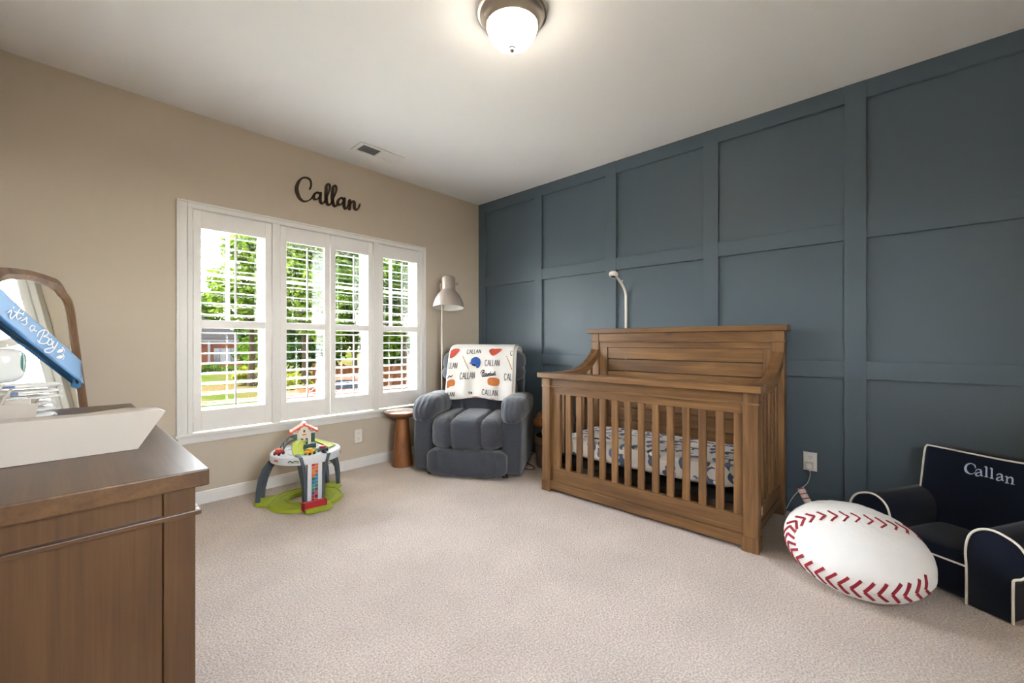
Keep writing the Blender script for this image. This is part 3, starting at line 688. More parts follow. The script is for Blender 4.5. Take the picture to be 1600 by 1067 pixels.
MB().pillow((3.06, 2.30, .40), (.085, .10, .045), 2.3, 18, disp=lambda c, u: .022*noise.noise(c*11+Vector((3, 1, 0)))).build('fold', 'greyplush', tb3)
wb = thing('power_brick', 'white boxy power unit with black cord on the blue wall behind the toy basket', 'adapter', (3.32, 2.62, .11))
MB().box(3.285, 3.346, 2.585, 2.655, .11, .225, .006).build('case', 'plate', wb); MB().box(3.284, 3.2855, 2.60, 2.64, .17, .21, 0).build('label_plate', 'white', wb)

MB().tube(smooth_path([(2.90, 2.62, .008), (2.84, 2.52, .008), (2.845, 2.42, .008), (2.90, 2.40, .008), (2.95, 2.47, .008), (3.02, 2.62, .008), (3.2, 2.72, .008), (3.34, 2.68, .05), (3.345, 2.66, .2)]), .004, 6).build('cord', 'black', wb)

# ================================================================== BASEBALL PILLOW
BC = Vector((2.558, .156, .170)); BR, BT = .281, .159
bn = Vector((math.cos(1.309)*math.cos(3.546), math.cos(1.309)*math.sin(3.546), math.sin(1.309)))
BQ = bn.to_track_quat('Z', 'Y').to_matrix()
bp_ = thing('baseball_pillow', 'large white plush baseball floor pillow leaning on the navy child chair', 'pillow', (BC.x, BC.y, 0))
def bdent(d):
    """wrinkle depth as a function of the unit direction in the pillow's own axes"""
    return .0035*noise.noise(d*3.5)+.0022*noise.noise(Vector((d.x*14, d.y*5, d.z*9)))
def bsurf(d, hh=0):
    d = d.normalized(); r = 1/math.sqrt((d.x**2+d.y**2)/BR**2+d.z**2/BT**2)
    nn = Vector((d.x/BR**2, d.y/BR**2, d.z/BT**2)).normalized()
    q = BC + BQ @ (d*r + nn*(bdent(d)+hh)); q.z = max(q.z, .002); return q
mb = MB()
mb.grid(lambda a, b_: bsurf(Vector((math.cos(2*PI*a)*math.sin(PI*(b_*.998+.001)), math.sin(2*PI*a)*math.sin(PI*(b_*.998+.001)), math.cos(PI*(b_*.998+.001))))), 96, 60, cu=True)
mb.build('cover', 'plush', bp_, smooth=1.4)
def bhit(px, py):
    """direction in pillow axes of the surface point seen at a pixel"""
    r = BQ.transposed() @ ray(px, py); o = BQ.transposed() @ (Vector((0, 0, CAMH))-BC)
    k = Vector((1/BR, 1/BR, 1/BT)); R_ = Vector([a*b_ for a, b_ in zip(r, k)]); O = Vector([a*b_ for a, b_ in zip(o, k)])
    A, B, C = R_.dot(R_), 2*R_.dot(O), O.dot(O)-1; D = B*B-4*A*C
    t = (-B-math.sqrt(D))/(2*A) if D > 0 else -B/(2*A)
    return (o+r*t).normalized()
seam = [(1436, 838), (1427, 832), (1412, 826), (1396, 822), (1378, 818), (1358, 813), (1338, 809), (1320, 807), (1302, 806), (1284, 806), (1267, 808), (1252, 812), (1240, 818), (1233, 827), (1231.5, 839), (1234, 852), (1240, 864), (1250, 876), (1264, 887.5), (1281, 898), (1299, 907), (1318, 915), (1338, 921.5), (1359, 926.5), (1381, 929.5), (1402, 929.5), (1420, 929.5), (1437, 924.5), (1450, 918), (1459, 909)]
for (a, b_), (c, d) in zip(seam, seam[1:]):
    big = 1.35 if b_ < 822 and a > 1290 else 1
    p, q = bhit(a, b_), bhit(c, d); t = (q-p)
    sd = p.cross(t).normalized(); t = t.normalized(); L = .17; mb = MB()
    for sgn in (-1, 1):
        tip = p+t*(-.03); end = p+t*.085*1+sd*sgn*.095
        # chevron arm as a slightly raised strip lying on the cover
        fm = lambda x, y, hh, tip=tip, end=end: bsurf(tip+(end-tip)*x+(end-tip).cross(p).normalized()*y, hh)
        tip, end = (p-t*.065*big, p+t*.06*big+sd*sgn*.16*big)
        mb.ribbon([(0, 0), (.5, 0), (1, 0)], .042, lambda x, y, hh, tip=tip, end=end: bsurf(tip+(end-tip)*x+(end-tip).normalized().cross(p)*y, hh), thick=.003, sub=2, cap=False)
    mb.build('stitch', 'red', bp_, smooth=0)
M['tagcloth'] = pm('grey_woven_tag', 'b9b3aa', .9)
tgp = [Vector((2.80, .345, .225)), Vector((2.835, .375, .27)), Vector((2.87, .41, .315))]
ta, tbb = on_plane(1262, 783, (2.80, .33, .2), Vector((1, .2, 0)).normalized()), on_plane(1251, 762, (2.84, .36, .2), Vector((1, .2, 0)).normalized())
tdir = (tbb-ta); ts = Vector((.25, -1, .35)).normalized()*.028
tgm = MB(); tgm.grid(lambda a, b_: ta-tdir*.25+tdir*1.25*a+ts*(b_-.5)*2*.62+Vector((-.006*math.sin(a*3), 0, 0)), 9, 3)
to = tgm.build('sewn_tag', 'tagcloth', bp_); md = to.modifiers.new('thickness', 'SOLIDIFY'); md.thickness = .002; md.offset = 0
for a0 in (.38, .66, .95):
    q = MB(); q.grid(lambda a, b_: ta-tdir*.25+tdir*1.25*(a0+.06*(a-.5))+ts*(b_-.5)*2*.625+Vector((-.006*math.sin(a0*3), 0, 0)), 2, 2)
    o = q.build('tag_stripe', 'red', bp_, smooth=0); md = o.modifiers.new('thickness', 'SOLIDIFY'); md.thickness = .0032; md.offset = 0

# ================================================================== CHILD ARMCHAIR
KZ = math.atan2(-.866, -.5)
kc = thing('child_armchair', 'navy child armchair with cream piping and an embroidered name', 'armchair', (2.745, -.092, 0), KZ)
arm = [(.145, .004), (.145, .16), (.142, .22), (.145, .27), (.158, .315), (.185, .345), (.22, .358), (.26, .352), (.295, .33), (.318, .295), (.326, .258), (.32, .222), (.303, .198), (.285, .186), (.280, .16), (.280, .004)]
for sx in (-1, 1):
    pl = [(sx*x, z) for x, z in arm]
    MB().prism(pl, lambda x, z, hh: Vector((x, hh, z)), 0, .44, bev=.008).build('arm', 'navy', kc, local=True, smooth=.9)
    MB().tube(smooth_path([Vector((sx*(x+(.004 if i > 7 else -.002)), -.002, z)) for i, (x, z) in enumerate(arm)], 3), .0048, 8).build('arm_piping', 'piping', kc, local=True)
MB().pillow((0, .22, .105), (.145, .205, .102), 10, 14).build('seat_base', 'navy', kc, local=True, smooth=1.2)
MB().pillow((0, .21, .17), (.146, .19, .045), 5, 14).build('seat_cushion', 'navy', kc, local=True, smooth=1.2)
MB().tube([(-.143, .012, .162), (-.07, .010, .161), (0, .010, .160), (.07, .010, .161), (.143, .012, .162)], .0045, 8).build('seat_piping', 'piping', kc, local=True)
kl = Matrix(((1, 0, 0, 0), (0, 1, .20, -.20*.15), (0, 0, 1, 0), (0, 0, 0, 1)))
MB().box(-.232, .232, .335, .43, .02, .585, .022, 4, mat=kl).build('backrest', 'navy', kc, local=True, smooth=.9)
MB().tube(smooth_path([kl @ Vector(p) for p in ((-.226, .342, .30), (-.228, .340, .45), (-.228, .340, .55), (-.222, .340, .574), (-.205, .340, .579), (-.08, .338, .577), (.08, .338, .575), (.205, .340, .579), (.222, .340, .574), (.228, .340, .55), (.228, .340, .45), (.226, .342, .30))], 4), .0045, 8).build('back_piping', 'piping', kc, local=True)
kn = (Matrix.Rotation(KZ, 3, 'Z') @ Vector((0, 1, -.20))).normalized(); kp = toworld(kc, kl @ Vector((0, .3335, .45)))
def kmap(x, y, hh): return on_plane(1320+x/3.336, 680+y/3.336, kp, kn)-kn*(hh+.001)
kt = MB()
A1 = [[(698, 187, 5), (706, 180, 5), (717, 179, 6), (726, 186, 9), (727, 200, 9), (728, 211, 8), (737, 213, 4)], [(726, 193, 3), (708, 197, 6), (699, 205, 9), (706, 213, 6), (716, 212, 4), (726, 205, 3)]]
ks = [[(683, 172, 4), (680, 154, 4)], [(682, 170, 3), (674, 154, 4), (657, 147, 5), (638, 154, 9), (630, 171, 13), (634, 187, 12), (647, 198, 7), (661, 202, 4), (674, 198, 3), (684, 190, 3)]]+[[(x-15, y-1, w) for x, y, w in st] for st in A1]+\
     [[(730, 164, 4), (740, 166, 9)], [(740, 165, 9), (739, 217, 9)], [(729, 215, 4), (750, 219, 4)], [(758, 172, 4), (768, 174, 9)], [(768, 173, 9), (767, 225, 9)], [(757, 223, 4), (778, 227, 4)]]+\
     [[(x+94, y+23, w) for x, y, w in st] for st in A1]+[[(837, 214, 4), (848, 217, 9)], [(848, 216, 9), (846, 250, 9)], [(836, 247, 4), (857, 251, 4)], [(848, 228, 4), (858, 220, 5), (870, 221, 8), (876, 232, 9), (874, 256, 9)], [(866, 253, 4), (887, 258, 4)]]
for st in ks: kt.ribbon(st, 6, kmap, thick=.0015, sub=4, cap=False)
kt.build('name_embroidery', 'letter', kc, smooth=0)

# ================================================================== TOY TABLE
tcx, tcy = 1.215, 3.14
M['toygrey'] = pm('slate_grey_toy_plastic', '4c5661', .4); M['toywhite'] = pm('white_toy_plastic', 'dfe2e6', .35); M['lime'] = pm('lime_toy_plastic', 'a6b42e', .4); M['limelight'] = pm('pale_lime_toy_plastic', 'c4cf57', .4); M['toyred'] = pm('red_toy_plastic', 'b3202c', .35)
M['coral'] = pm('coral_toy_plastic', 'e8694f', .4); M['toycream'] = pm('cream_toy_plastic', 'ece3d2', .45); M['toygreen'] = pm('dark_green_toy_plastic', '2f5a4e', .4); M['toyyellow'] = pm('yellow_toy_plastic', 'e8a82a', .35); M['grass'] = pm('green_toy_plastic', '4e9a3f', .4)
tt = thing('toy_race_table', 'toy car track table with lime base and white round top', 'toy table', (tcx, tcy, 0))
def P2(a, r): return Vector((tcx+r*math.cos(a), tcy+r*math.sin(a), 0))
FA, LA, RA = math.radians(-97), math.radians(146), math.radians(30)
def ringprof(prof, a0=0, a1=2*PI, n=64):
    def f(u, v):
        i = v*(len(prof)-1); k = min(int(i+1e-6), len(prof)-1); r, z = prof[k]
        a = a0+(a1-a0)*u; return P2(a, r)+Vector((0, 0, z))
    return f, n, len(prof)
mb = MB(); prof = [(.115, .004), (.115, .030), (.120, .034), (.132, .034), (.136, .024), (.172, .022), (.176, .026), (.184, .026), (.188, .022), (.226, .020), (.230, .026), (.238, .024), (.246, .006), (.246, .003), (.115, .003)]
f, a, b_ = ringprof(prof); mb.grid(f, a, b_, cu=True); mb.build('track_ring', 'lime', tt, smooth=.5)
for an in (LA, RA):
    mb = MB(); d = Vector((math.cos(an), math.sin(an), 0)); s_ = Vector((-d.y, d.x, 0)); c = Vector((tcx, tcy, 0))
    pl = [(.215, -.085), (.30, -.075), (.325, -.05), (.325, .05), (.30, .075), (.215, .085)]
    mb.prism(pl, lambda x, y, hh: c+d*x+s_*y+Vector((0, 0, hh)), .003, .030, bev=.004); mb.build('leg_foot', 'lime', tt)
    # arched double leg
    for q in (-1, 1):
        mb = MB(); path = [(.300, .02), (.296, .10), (.282, .18), (.255, .25), (.215, .30), (.17, .325)]
        th = [.016, .016, .017, .02, .024, .024]
        out = [(x+t_*.7, z+t_*.5) for (x, z), t_ in zip(path, th)]; inn = [(x-t_*.9, z-t_*.5 if i else z) for i, ((x, z), t_) in enumerate(zip(path, th))]
        mb.prism(out+inn[::-1], lambda x, z, hh: c+d*x+s_*(q*.05+hh)+Vector((0, 0, z)), -.012, .012, bev=.003); mb.build('leg', 'toygrey', tt)
    mb = MB(); mb.prism([(-.06, .20), (-.045, .16), (-.03, .20), (0, .225), (.03, .20), (.045, .16), (.06, .20), (.06, .30), (-.06, .30)], lambda y, z, hh: c+d*(.258+hh-(z-.2)*.35)+s_*y+Vector((0, 0, z)), -.008, .008); mb.build('leg_arch', 'toygrey', tt)
# front tower with colour chart ramp
d = Vector((math.cos(FA), math.sin(FA), 0)); s_ = Vector((-d.y, d.x, 0)); c = Vector((tcx, tcy, 0))
def tw(x, y, z): return c+d*x+s_*y+Vector((0, 0, z))
for q in (-1, 1):
    pl = [(.150, .02), (.205, .02), (.198, .12), (.20, .22), (.225, .30), (.228, .372), (.10, .372), (.115, .25), (.14, .14)]
    mb = MB(); mb.prism(pl, lambda x, z, hh: tw(x, q*(.055+.035*max(0, (z-.2)/.17)**1.5)+hh, z), -.010, .010, bev=.003); mb.build('tower_side', 'toygrey', tt)
MB().prism([(.175, .03), (.208, .03), (.215, .20), (.222, .365), (.19, .365)], lambda x, z, hh: tw(x, hh, z), -.046, .046).build('ramp', 'toywhite', tt)
random.seed(3)
rowc = ['d9453a', 'c92f35', 'e2703c', 'dd8a3f', 'd95f3a', '5aa0d6', '3f78c8', '4a9a8c', '2f8a5a', '5a4a8a', '6a2f4a', '5a2438']
for i, cc in enumerate(rowc):
    M['chip%d' % i] = pm('chart_%s' % cc, cc, .4)
for i in range(12):
    for j in range(2):
        z0 = .345-.0245*(i+1); hh_ = .024; mt_ = 'chip%d' % ((i+j*1) % 12 if (i+j) % 5 else (i+3) % 12)
        xx = lambda z: .2083+(z-.03)*.0415
        mb = MB()
        mb.prism([(j*.021-.021+.001, z0+.001), (j*.021-.001, z0+.001), (j*.021-.001, z0+hh_-.001), (j*.021-.021+.001, z0+hh_-.001)], lambda y, z, h2: tw(xx(z)+h2, y, z), 0, .0025)
        mb.build('chart_tile', mt_, tt, smooth=0)
MB().box(.236-.0, .262, -.080, .055, .030, .062, .010, 3, mat=Matrix(((d.x, s_.x, 0, tcx), (d.y, s_.y, 0, tcy), (0, 0, 1, 0), (0, 0, 0, 1)))).build('bumper', 'toyred', tt)
mb = MB(); mb.prism([(.20, -.085), (.285, -.075), (.30, -.03), (.295, .06), (.275, .10), (.20, .10)], lambda x, y, hh: tw(x, y, hh), .003, .030, bev=.004); mb.build('landing_plate', 'lime', tt)
# top
mb = MB(); prof = [(0, .318), (.195, .318), (.215, .312), (.226, .314), (.229, .322), (.227, .362), (.222, .368), (.214, .366), (.210, .358), (.150, .355), (.148, .351), (.118, .351), (.116, .355), (0, .356)]
mb.lathe(prof, (tcx, tcy, 0), 56); mb.build('table_top', 'toywhite', tt, smooth=.6)
def rimmap(a0): return lambda x, y, hh: P2(a0+x/.229, .2285+hh)+Vector((0, 0, .341+y))
for nm, a0, mats in (('landscape_sticker', math.radians(-131), ('toygrey', 'lime')), ('landscape_sticker', math.radians(-32), ('toygrey', 'slot'))):
    mb = MB(); mb.ribbon([(-.036, -.004, .006), (-.02, .004, .009), (-.005, -.003, .007), (.012, .003, .008), (.036, -.003, .006)], .006, rimmap(a0), sub=4, cap=False); k1 = mb.build(nm, mats[0], tt, smooth=0)
    mb = MB(); mb.ribbon([(-.034, -.010, .004), (.036, -.009, .005)], .005, rimmap(a0), sub=4, cap=False); mb.ribbon([(.018, .004, .006), (.028, .006, .006)], .006, rimmap(a0), cap=False); mb.build('sticker_grass', mats[1], k1, smooth=0)
mb = MB(); mb.ribbon([(-.02, 0, .013), (.02, 0, .013)], .012, rimmap(math.radians(-164)), sub=6, cap=False); mb.build('name_sticker', 'coral', tt, smooth=0)
# ramps on the top
def ramp(n_, path, w, mat):
    P = smooth_path(path, 6); mb = MB()
    def fn(u, v):
        i = min(int(u*(len(P)-1)), len(P)-1); p = P[i]; t = (P[min(i+1, len(P)-1)]-P[max(i-1, 0)]); t.z = 0; t.normalize(); sd = Vector((-t.y, t.x, 0))
        pr_ = [(-1, -.5), (-1, .25), (-.8, .25), (-.75, 0), (-.1, 0), (-.05, .2), (.05, .2), (.1, 0), (.75, 0), (.8, .25), (1, .25), (1, -.5)][int(v*11+.01)]
        return p+sd*pr_[0]*w+Vector((0, 0, pr_[1]*.02))
    mb.grid(fn, len(P), 12); o = mb.build(n_, mat, tt, smooth=.5); md = o.modifiers.new('thickness', 'SOLIDIFY'); md.thickness = .003; return o
ramp('ramp_track', [(tcx-.02, tcy+.02, .432), (tcx-.06, tcy-.02, .425), (tcx-.085, tcy-.07, .395), (tcx-.09, tcy-.12, .368)], .034, 'limelight')
ramp('ramp_track', [(tcx+.05, tcy+.07, .425), (tcx+.10, tcy+.05, .405), (tcx+.145, tcy+.01, .382), (tcx+.17, tcy-.04, .368)], .034, 'limelight')
mb = MB(); mb.prism([(-.03, -.06), (.04, -.07), (.07, -.03), (.04, .0), (-.03, -.01)], lambda x, y, hh: Vector((tcx+x, tcy+y, hh)), .354, .374, bev=.004); mb.build('garden_plate', 'grass', tt)
# little town house
hx, hy, hz = tcx+.01, tcy+.07, .40
hr = Matrix.Translation((hx, hy, 0)) @ Matrix.Rotation(math.radians(-18), 4, 'Z')
def hb(n_, mat, *a, bev=.001, par=tt): return MB().box(*a, bev, mat=hr).build(n_, mat, par)
hb('house_plinth', 'toygreen', -.078, .078, -.05, .05, .352, .40)
body = hb('house_body', 'toycream', -.070, .070, -.042, .042, .398, .488)
MB().prism([(-.038, .40), (.038, .40), (.038, .505), (.025, .51), (.022, .525), (.0, .535), (-.022, .525), (-.025, .51), (-.038, .505)], lambda x, z, hh: hr @ Vector((x, hh, z)), -.056, .0).build('house_front', 'toycream', tt)
for x0, x1 in ((-.070, -.045), (.045, .070)): hb('window_grille', 'toygreen', x0, x1, -.046, -.04, .41, .478)
for x0, x1 in ((-.022, -.006), (.008, .024)): hb('house_door', 'toygreen', x0, x1, -.0585, -.054, .402, .445)
hb('gable_window', 'toygreen', -.006, .006, -.0585, -.054, .488, .505); hb('house_sign', 'coral', -.014, .014, -.0585, -.054, .468, .476)
for sx in (-1, 1):
    MB().prism([(sx*.088, .482), (sx*.088, .495), (sx*.030, .530), (sx*.030, .517)], lambda x, z, hh: hr @ Vector((x, hh, z)), -.050, .050, bev=.002).build('roof_slope', 'coral', tt)
    hb('roof_end', 'coral', sx*.085-.008, sx*.085+.008, -.053, .053, .481, .500, bev=.005)
MB().prism([(-.044, .503), (-.044, .515), (-.030, .520), (-.024, .534), (0, .546), (.024, .534), (.030, .520), (.044, .515), (.044, .503), (.027, .508), (.022, .523), (0, .534), (-.022, .523), (-.027, .508)], lambda x, z, hh: hr @ Vector((x, hh, z)), -.062, .055).build('roof_gable', 'coral', tt)
hb('roof_cap', 'coral', -.012, .012, -.06, .04, .545, .556, bev=.004)
# lift arch beside the house
mb = MB(); ar = [(hx-.17, hy-.03, .36), (hx-.165, hy-.02, .40), (hx-.14, hy-.005, .435), (hx-.10, hy+.01, .455), (hx-.06, hy+.02, .46)]
mb.tube(smooth_path(ar), .005, 8); mb.tube(smooth_path([(x+.018, y+.004, z-.028) for x, y, z in ar[1:]]), .004, 8)
for i in range(4):
    a, b2 = ar[i+1 if i < 4 else 4], ar[min(i+1, 4)]
    mb.tube([ar[min(i+1, 4)], (ar[i][0]+.022, ar[i][1]+.004, ar[i][2]-.01)], .003, 6)
mb.build('lift_arch', 'toygrey', tt)
def toycar(label, x, y, rz, mat, roof, z=.366):
    t = thing('toy_car', label, 'toy car', (x, y, z), rz, group='toy cars on the track table')
    MB().pillow((0, 0, .018), (.034, .020, .011), 5, 10).build('body', mat, t, local=True, smooth=1)
    MB().pillow((-.003, 0, .033), (.018, .017, .011), 4, 8).build('cabin', roof, t, local=True, smooth=1)
    for a in (-.019, .019):
        for b2 in (-.018, .018): MB().tube([(a, b2-.004, .009), (a, b2+.004, .009)], .0095, 12).build('wheel', 'slot', t, local=True)
toycar('red toy car on the left edge of the white track table', tcx-.185, tcy-.012, .5, 'toyred', 'coral')
toycar('yellow toy car in the middle of the white track table', tcx-.035, tcy-.155, .35, 'toyyellow', 'toyyellow')
toycar('grey toy car with red top on the white track table', tcx+.055, tcy-.150, .4, 'toygrey', 'toyred')

# ================================================================== DRESSER AND WHAT STANDS ON IT
DX0, DX1, DY0, DY1, DT = -.285, .229, 1.126, 2.588, .86
dr = thing('dresser', 'brown pine dresser with panelled end in the left foreground', 'dresser', (-.02, 1.857, 0))
def dbx(n_, ax, *a, bev=.002): return box(n_, 'dress_'+ax, dr, *a, bev=bev)
dbx('dresser_top', 'y', DX0, DX1, DY0, DY1, DT-.037, DT, bev=.003)
bx0, bx1, by0, by1 = DX0+.005, DX1-.021, DY0+.024, DY1-.024
for y0, y1 in ((by0, by0+.06), (by1-.06, by1)):
    for x0, x1 in ((bx0, bx0+.06), (bx1-.055, bx1)): dbx('corner_post', 'z', x0, x1, y0, y1, 0, DT-.037)
for y0, y1 in ((by0+.009, by0+.024), (by1-.024, by1-.009)): dbx('end_panel', 'z', bx0+.06, bx1-.055, y0, y1, .07, DT-.037)
for y0, y1 in ((by0-.006, by0+.02), (by1-.02, by1+.006)): dbx('end_moulding', 'x', bx0, bx1+.010, y0, y1, .757, .768)
dbx('front_moulding', 'y', bx1-.02, bx1+.010, by0+.0202, by1-.0202, .757, .768)
for y0, y1 in ((by0+.009, by0+.03), (by1-.03, by1-.009)): dbx('end_bottom_rail', 'x', bx0+.06, bx1-.055, y0, y1, .05, .13)
dbx('back_panel', 'z', bx0, bx0+.012, by0+.06, by1-.06, .06, DT-.037)
dbx('carcass_frame', 'y', bx1-.05, bx1-.022, by0+.06, by1-.06, .06, .10)
dbx('frieze', 'y', bx1-.03, bx1-.004, by0+.06, by1-.06, .768, DT-.037)
for r_ in range(3):
    for c_ in range(2):
        y0 = by0+.064+c_*(by1-by0-.12)/2; y1 = y0+(by1-by0-.12)/2-.008; z0 = .105+r_*.217
        dw = dbx('drawer', 'y', bx1-.24, bx1-.004, y0, y1, z0, z0+.21, bev=.003)
        for q in (.25, .75):
            R = Matrix.Translation((bx1-.004, y0+(y1-y0)*q, z0+.105)) @ Matrix.Rotation(PI/2, 4, 'Y')
            MB().lathe([(.007, 0), (.007, .012), (.015, .018), (.016, .024), (.010, .030), (0, .031)], (0, 0, 0), 18, mat=R).build('knob', 'darkmetal', dw)
# contoured changing pad: high near bolster, low bed behind it
pd = thing('changing_pad', 'white contoured changing pad with flared end lying on the dresser', 'changing pad', (.0, 1.72, DT))
def padz(y):
    t = (y-1.455)
    if t < .105: return .100
    k = min(1, (t-.105)/.10); return .100-.078*(k*k*(3-2*k))
mb = MB(); xr0, xr1 = .142, .196; xl0, xl1 = -.205, -.262
secs = [1.462, 1.470, 1.50, 1.53, 1.562, 1.585, 1.61, 1.64, 1.67, 1.75, 1.85, 1.92]
rows = []
for i, y in enumerate(secs):
    hz_ = padz(y) if i else .100; fl_ = hz_/.10; ins = max(0, (y-1.50))*.9 if y < 1.6 else .09*1
    ins = min(ins, .06); yb = y if i else 1.462; yt = y if i > 1 else y-.012*(1-i)
    a = [(xl0+.0, yb, DT+.001), (xl0+(xl1-xl0)*fl_+ins, yt-.004, DT+hz_-.006), (xl0+(xl1-xl0)*fl_+ins+.012, yt, DT+hz_), (-.10, yt, DT+hz_-.004*(i > 1)), (.05, yt, DT+hz_-.006*(i > 1)), (xr0+(xr1-xr0)*fl_-ins-.012, yt, DT+hz_), (xr0+(xr1-xr0)*fl_-ins, yt-.004, DT+hz_-.005), (xr0-.0, yb, DT+.001)]
    rows.append([mb.b.verts.new(p) for p in a])
for A, B in zip(rows, rows[1:]):
    for k in range(7): mb.b.faces.new([A[k], A[k+1], B[k+1], B[k]])
    mb.b.faces.new([A[7], A[0], B[0], B[7]])
mb.b.faces.new(rows[0]); mb.b.faces.new(rows[-1][::-1])
mb.build('pad_body', 'pad', pd, smooth=.75)
# nappy caddy with wipes, nappies and a warmer
cdx, cdy = -.093, 2.13
cd = thing('diaper_caddy', 'white plastic diaper caddy on the dresser behind the pad', 'caddy', (cdx, cdy, DT))
mb = MB(); w0, w1, d0, d1, h1 = .106, .118, .075, .085, .085
mb.prism([(-w0, 0), (w0, 0), (w1, h1), (-w1, h1)], lambda x, z, hh: Vector((cdx-.07+x, cdy-.10+hh, DT+z)), -.004, .0).build('caddy_wall', 'pad', cd); mb = MB(); mb.prism([(-w0, 0), (w0, 0), (w1, h1), (-w1, h1)], lambda x, z, hh: Vector((cdx-.07+x, cdy+.06+hh, DT+z)), 0, .004)
mb.build('caddy_wall', 'pad', cd)
for sx in (-1, 1): MB().prism([(-.10, 0), (.06, 0), (.06, h1), (-.10, h1)], lambda y, z, hh: Vector((cdx-.07+sx*(w0+z*.15)+hh, cdy+y, DT+z)), -.002, .002).build('caddy_end', 'pad', cd)
box('caddy_floor', 'pad', cd, cdx-.172, cdx+.032, cdy-.10, cdy+.06, DT+.001, DT+.006, 0)
MB().tube(smooth_path([(cdx-.03, cdy-.098, DT+.07), (cdx-.018, cdy-.07, DT+.11), (cdx-.01, cdy-.02, DT+.125), (cdx-.018, cdy+.03, DT+.11), (cdx-.02, cdy+.058, DT+.07)], 5), .0045, 8).build('handle', 'pad', cd)
M['nappy'] = pm('white_nappy_fabric', 'f0eeec', .9, bump=.3, bscale=200); M['gloss'] = pm('glossy_white_plastic', 'e9ecec', .12, coat=.5); M['tealglass'] = pm('smoky_teal_window', '5d8f8c', .1, spec=.6); M['nappyblue'] = pm('nappy_print', '6f8fc0', .8)
wx = thing('wipes_box', 'small white wipes box in the caddy', 'box', (cdx-.03, cdy-.05, DT+.006)); MB().box(-.118, -.060, cdy-.085, cdy-.03, DT+.007, DT+.098, .004).build('carton', 'pad', wx); MB().box(-.113, -.065, cdy-.08, cdy-.035, DT+.0975, DT+.101, .002).build('lid', 'gloss', wx)
def nappy(label, x, y, z, L, rz):
    t = thing('folded_diaper', label, 'diaper', (x, y, z), rz, group='folded diapers stacked beside the caddy')
    def dd(co, u): return .0012*noise.noise(co*30+Vector((z*50, 0, 0)))+.0006*math.sin(co.y*90+z*300)
    MB().pillow((0, 0, .0108), (L, .055, .0092), 3, 14, disp=dd).build('padding', 'nappy', t, local=True, smooth=1.3)
    MB().tube(smooth_path([(L*.97, -.04, .010), (L*1.01, -.01, .012), (L*1.0, .03, .012)], 3), .0035, 6).build('elastic_edge', 'nappy', t, local=True)
    MB().box(-L*.8, -L*.45, -.057, -.052, .008, .016, .001).build('printed_band', 'nappyblue', t, local=True)
nm = ('lowest', 'second', 'third', 'fourth', 'fifth', 'top')
for i, w in enumerate(nm):
    nappy('folded white diaper, %s in the stack by the mirror' % (w if i in (0, 5) else w+' from the bottom'), -.078+.004*(i % 2), 2.335-.004*i, DT+.001+i*.0222, .068+(.012 if i > 2 else 0), .25+.1*math.sin(i*2.1))
ww = thing('wipe_warmer', 'glossy white rounded appliance with teal window behind the caddy', 'wipe warmer', (-.10, 2.46, DT))
MB().pillow((-.185, 2.485, DT+.045), (.085, .07, .045), 6, 14).build('base', 'gloss', ww, smooth=1.2)
MB().tube([(-.185, 2.485, DT+.08), (-.185, 2.485, DT+.15)], .05, 20).build('neck', 'gloss', ww)
MB().pillow((-.177, 2.48, DT+.192), (.092, .07, .066), 4, 18).build('housing', 'gloss', ww, smooth=1.2)
MB().pillow((-.098, 2.475, DT+.20), (.016, .05, .042), 3, 10).build('side_window', 'tealglass', ww, smooth=1.2)

# leaning floor mirror in the corner behind the dresser
MA = math.radians(62); mn = Vector((math.sin(MA), -math.cos(MA), 0)); mu = Vector((math.cos(MA), math.sin(MA), 0))
MBR = Vector((.1805, 3.329, 0)); MH = 1.50; lean_s = .160
mv = Vector((-mn.x*lean_s/MH, -mn.y*lean_s/MH, 1)).normalized(); mN = mu.cross(mv).normalized()
if mN.dot(mn) < 0: mN = -mN
MWd = .60
mr_ = thing('floor_mirror', 'leaning floor mirror with carved brown wood frame behind the dresser', 'mirror', tuple(MBR-mu*MWd/2))
def mm(x, z, hh): return MBR+mu*(x-MWd)+mv*z+mN*hh
def outline(ins):
    w = MWd; a = ins; r = .115-ins*.5
    pts = [(a, .005+a), (w-a, .005+a), (w-a, 1.30)]
    pts += [(w-a-.003, 1.345), (w-a-.010, 1.372-a*.2), (w-a-.022, 1.394-a*.3), (w-a-.046, 1.414-a*.4), (w-a-.060, 1.436-a*.6), (w-a-.076, 1.460-a*.8), (w-a-.095, 1.475-a), (w-a-.118, 1.484-a), (w-a-.19, 1.493-a), (w/2, MH-a)]
    pts += [(w-x, z) for x, z in pts[::-1][1:-2]]
    return pts
def rim(n_, i0, i1, h0, h1, mat):
    A, B = outline(i0), outline(i1); mb = MB(); N = len(A)
    V_ = [[mb.b.verts.new(mm(x, z, hh)) for (x, z) in Q] for Q, hh in ((A, -.012), (A, h0), (B, h1), (B, -.012))]
    for q in range(3):
        for k in range(N): mb.b.faces.new([V_[q][k], V_[q][(k+1) % N], V_[q+1][(k+1) % N], V_[q+1][k]])
    return mb.build(n_, mat, mr_, smooth=.5)
rim('frame_outer', 0, .026, .010, .020, 'mirrorframe'); rim('frame_inner', .026, .046, .020, .006, 'mirrorframe')
MB().poly(outline(.044), mm, 0).build('mirror_glass', 'mirror', mr_, smooth=0)
MB().prism(outline(.004), mm, -.016, -.012).build('backing', 'slot', mr_, smooth=0)
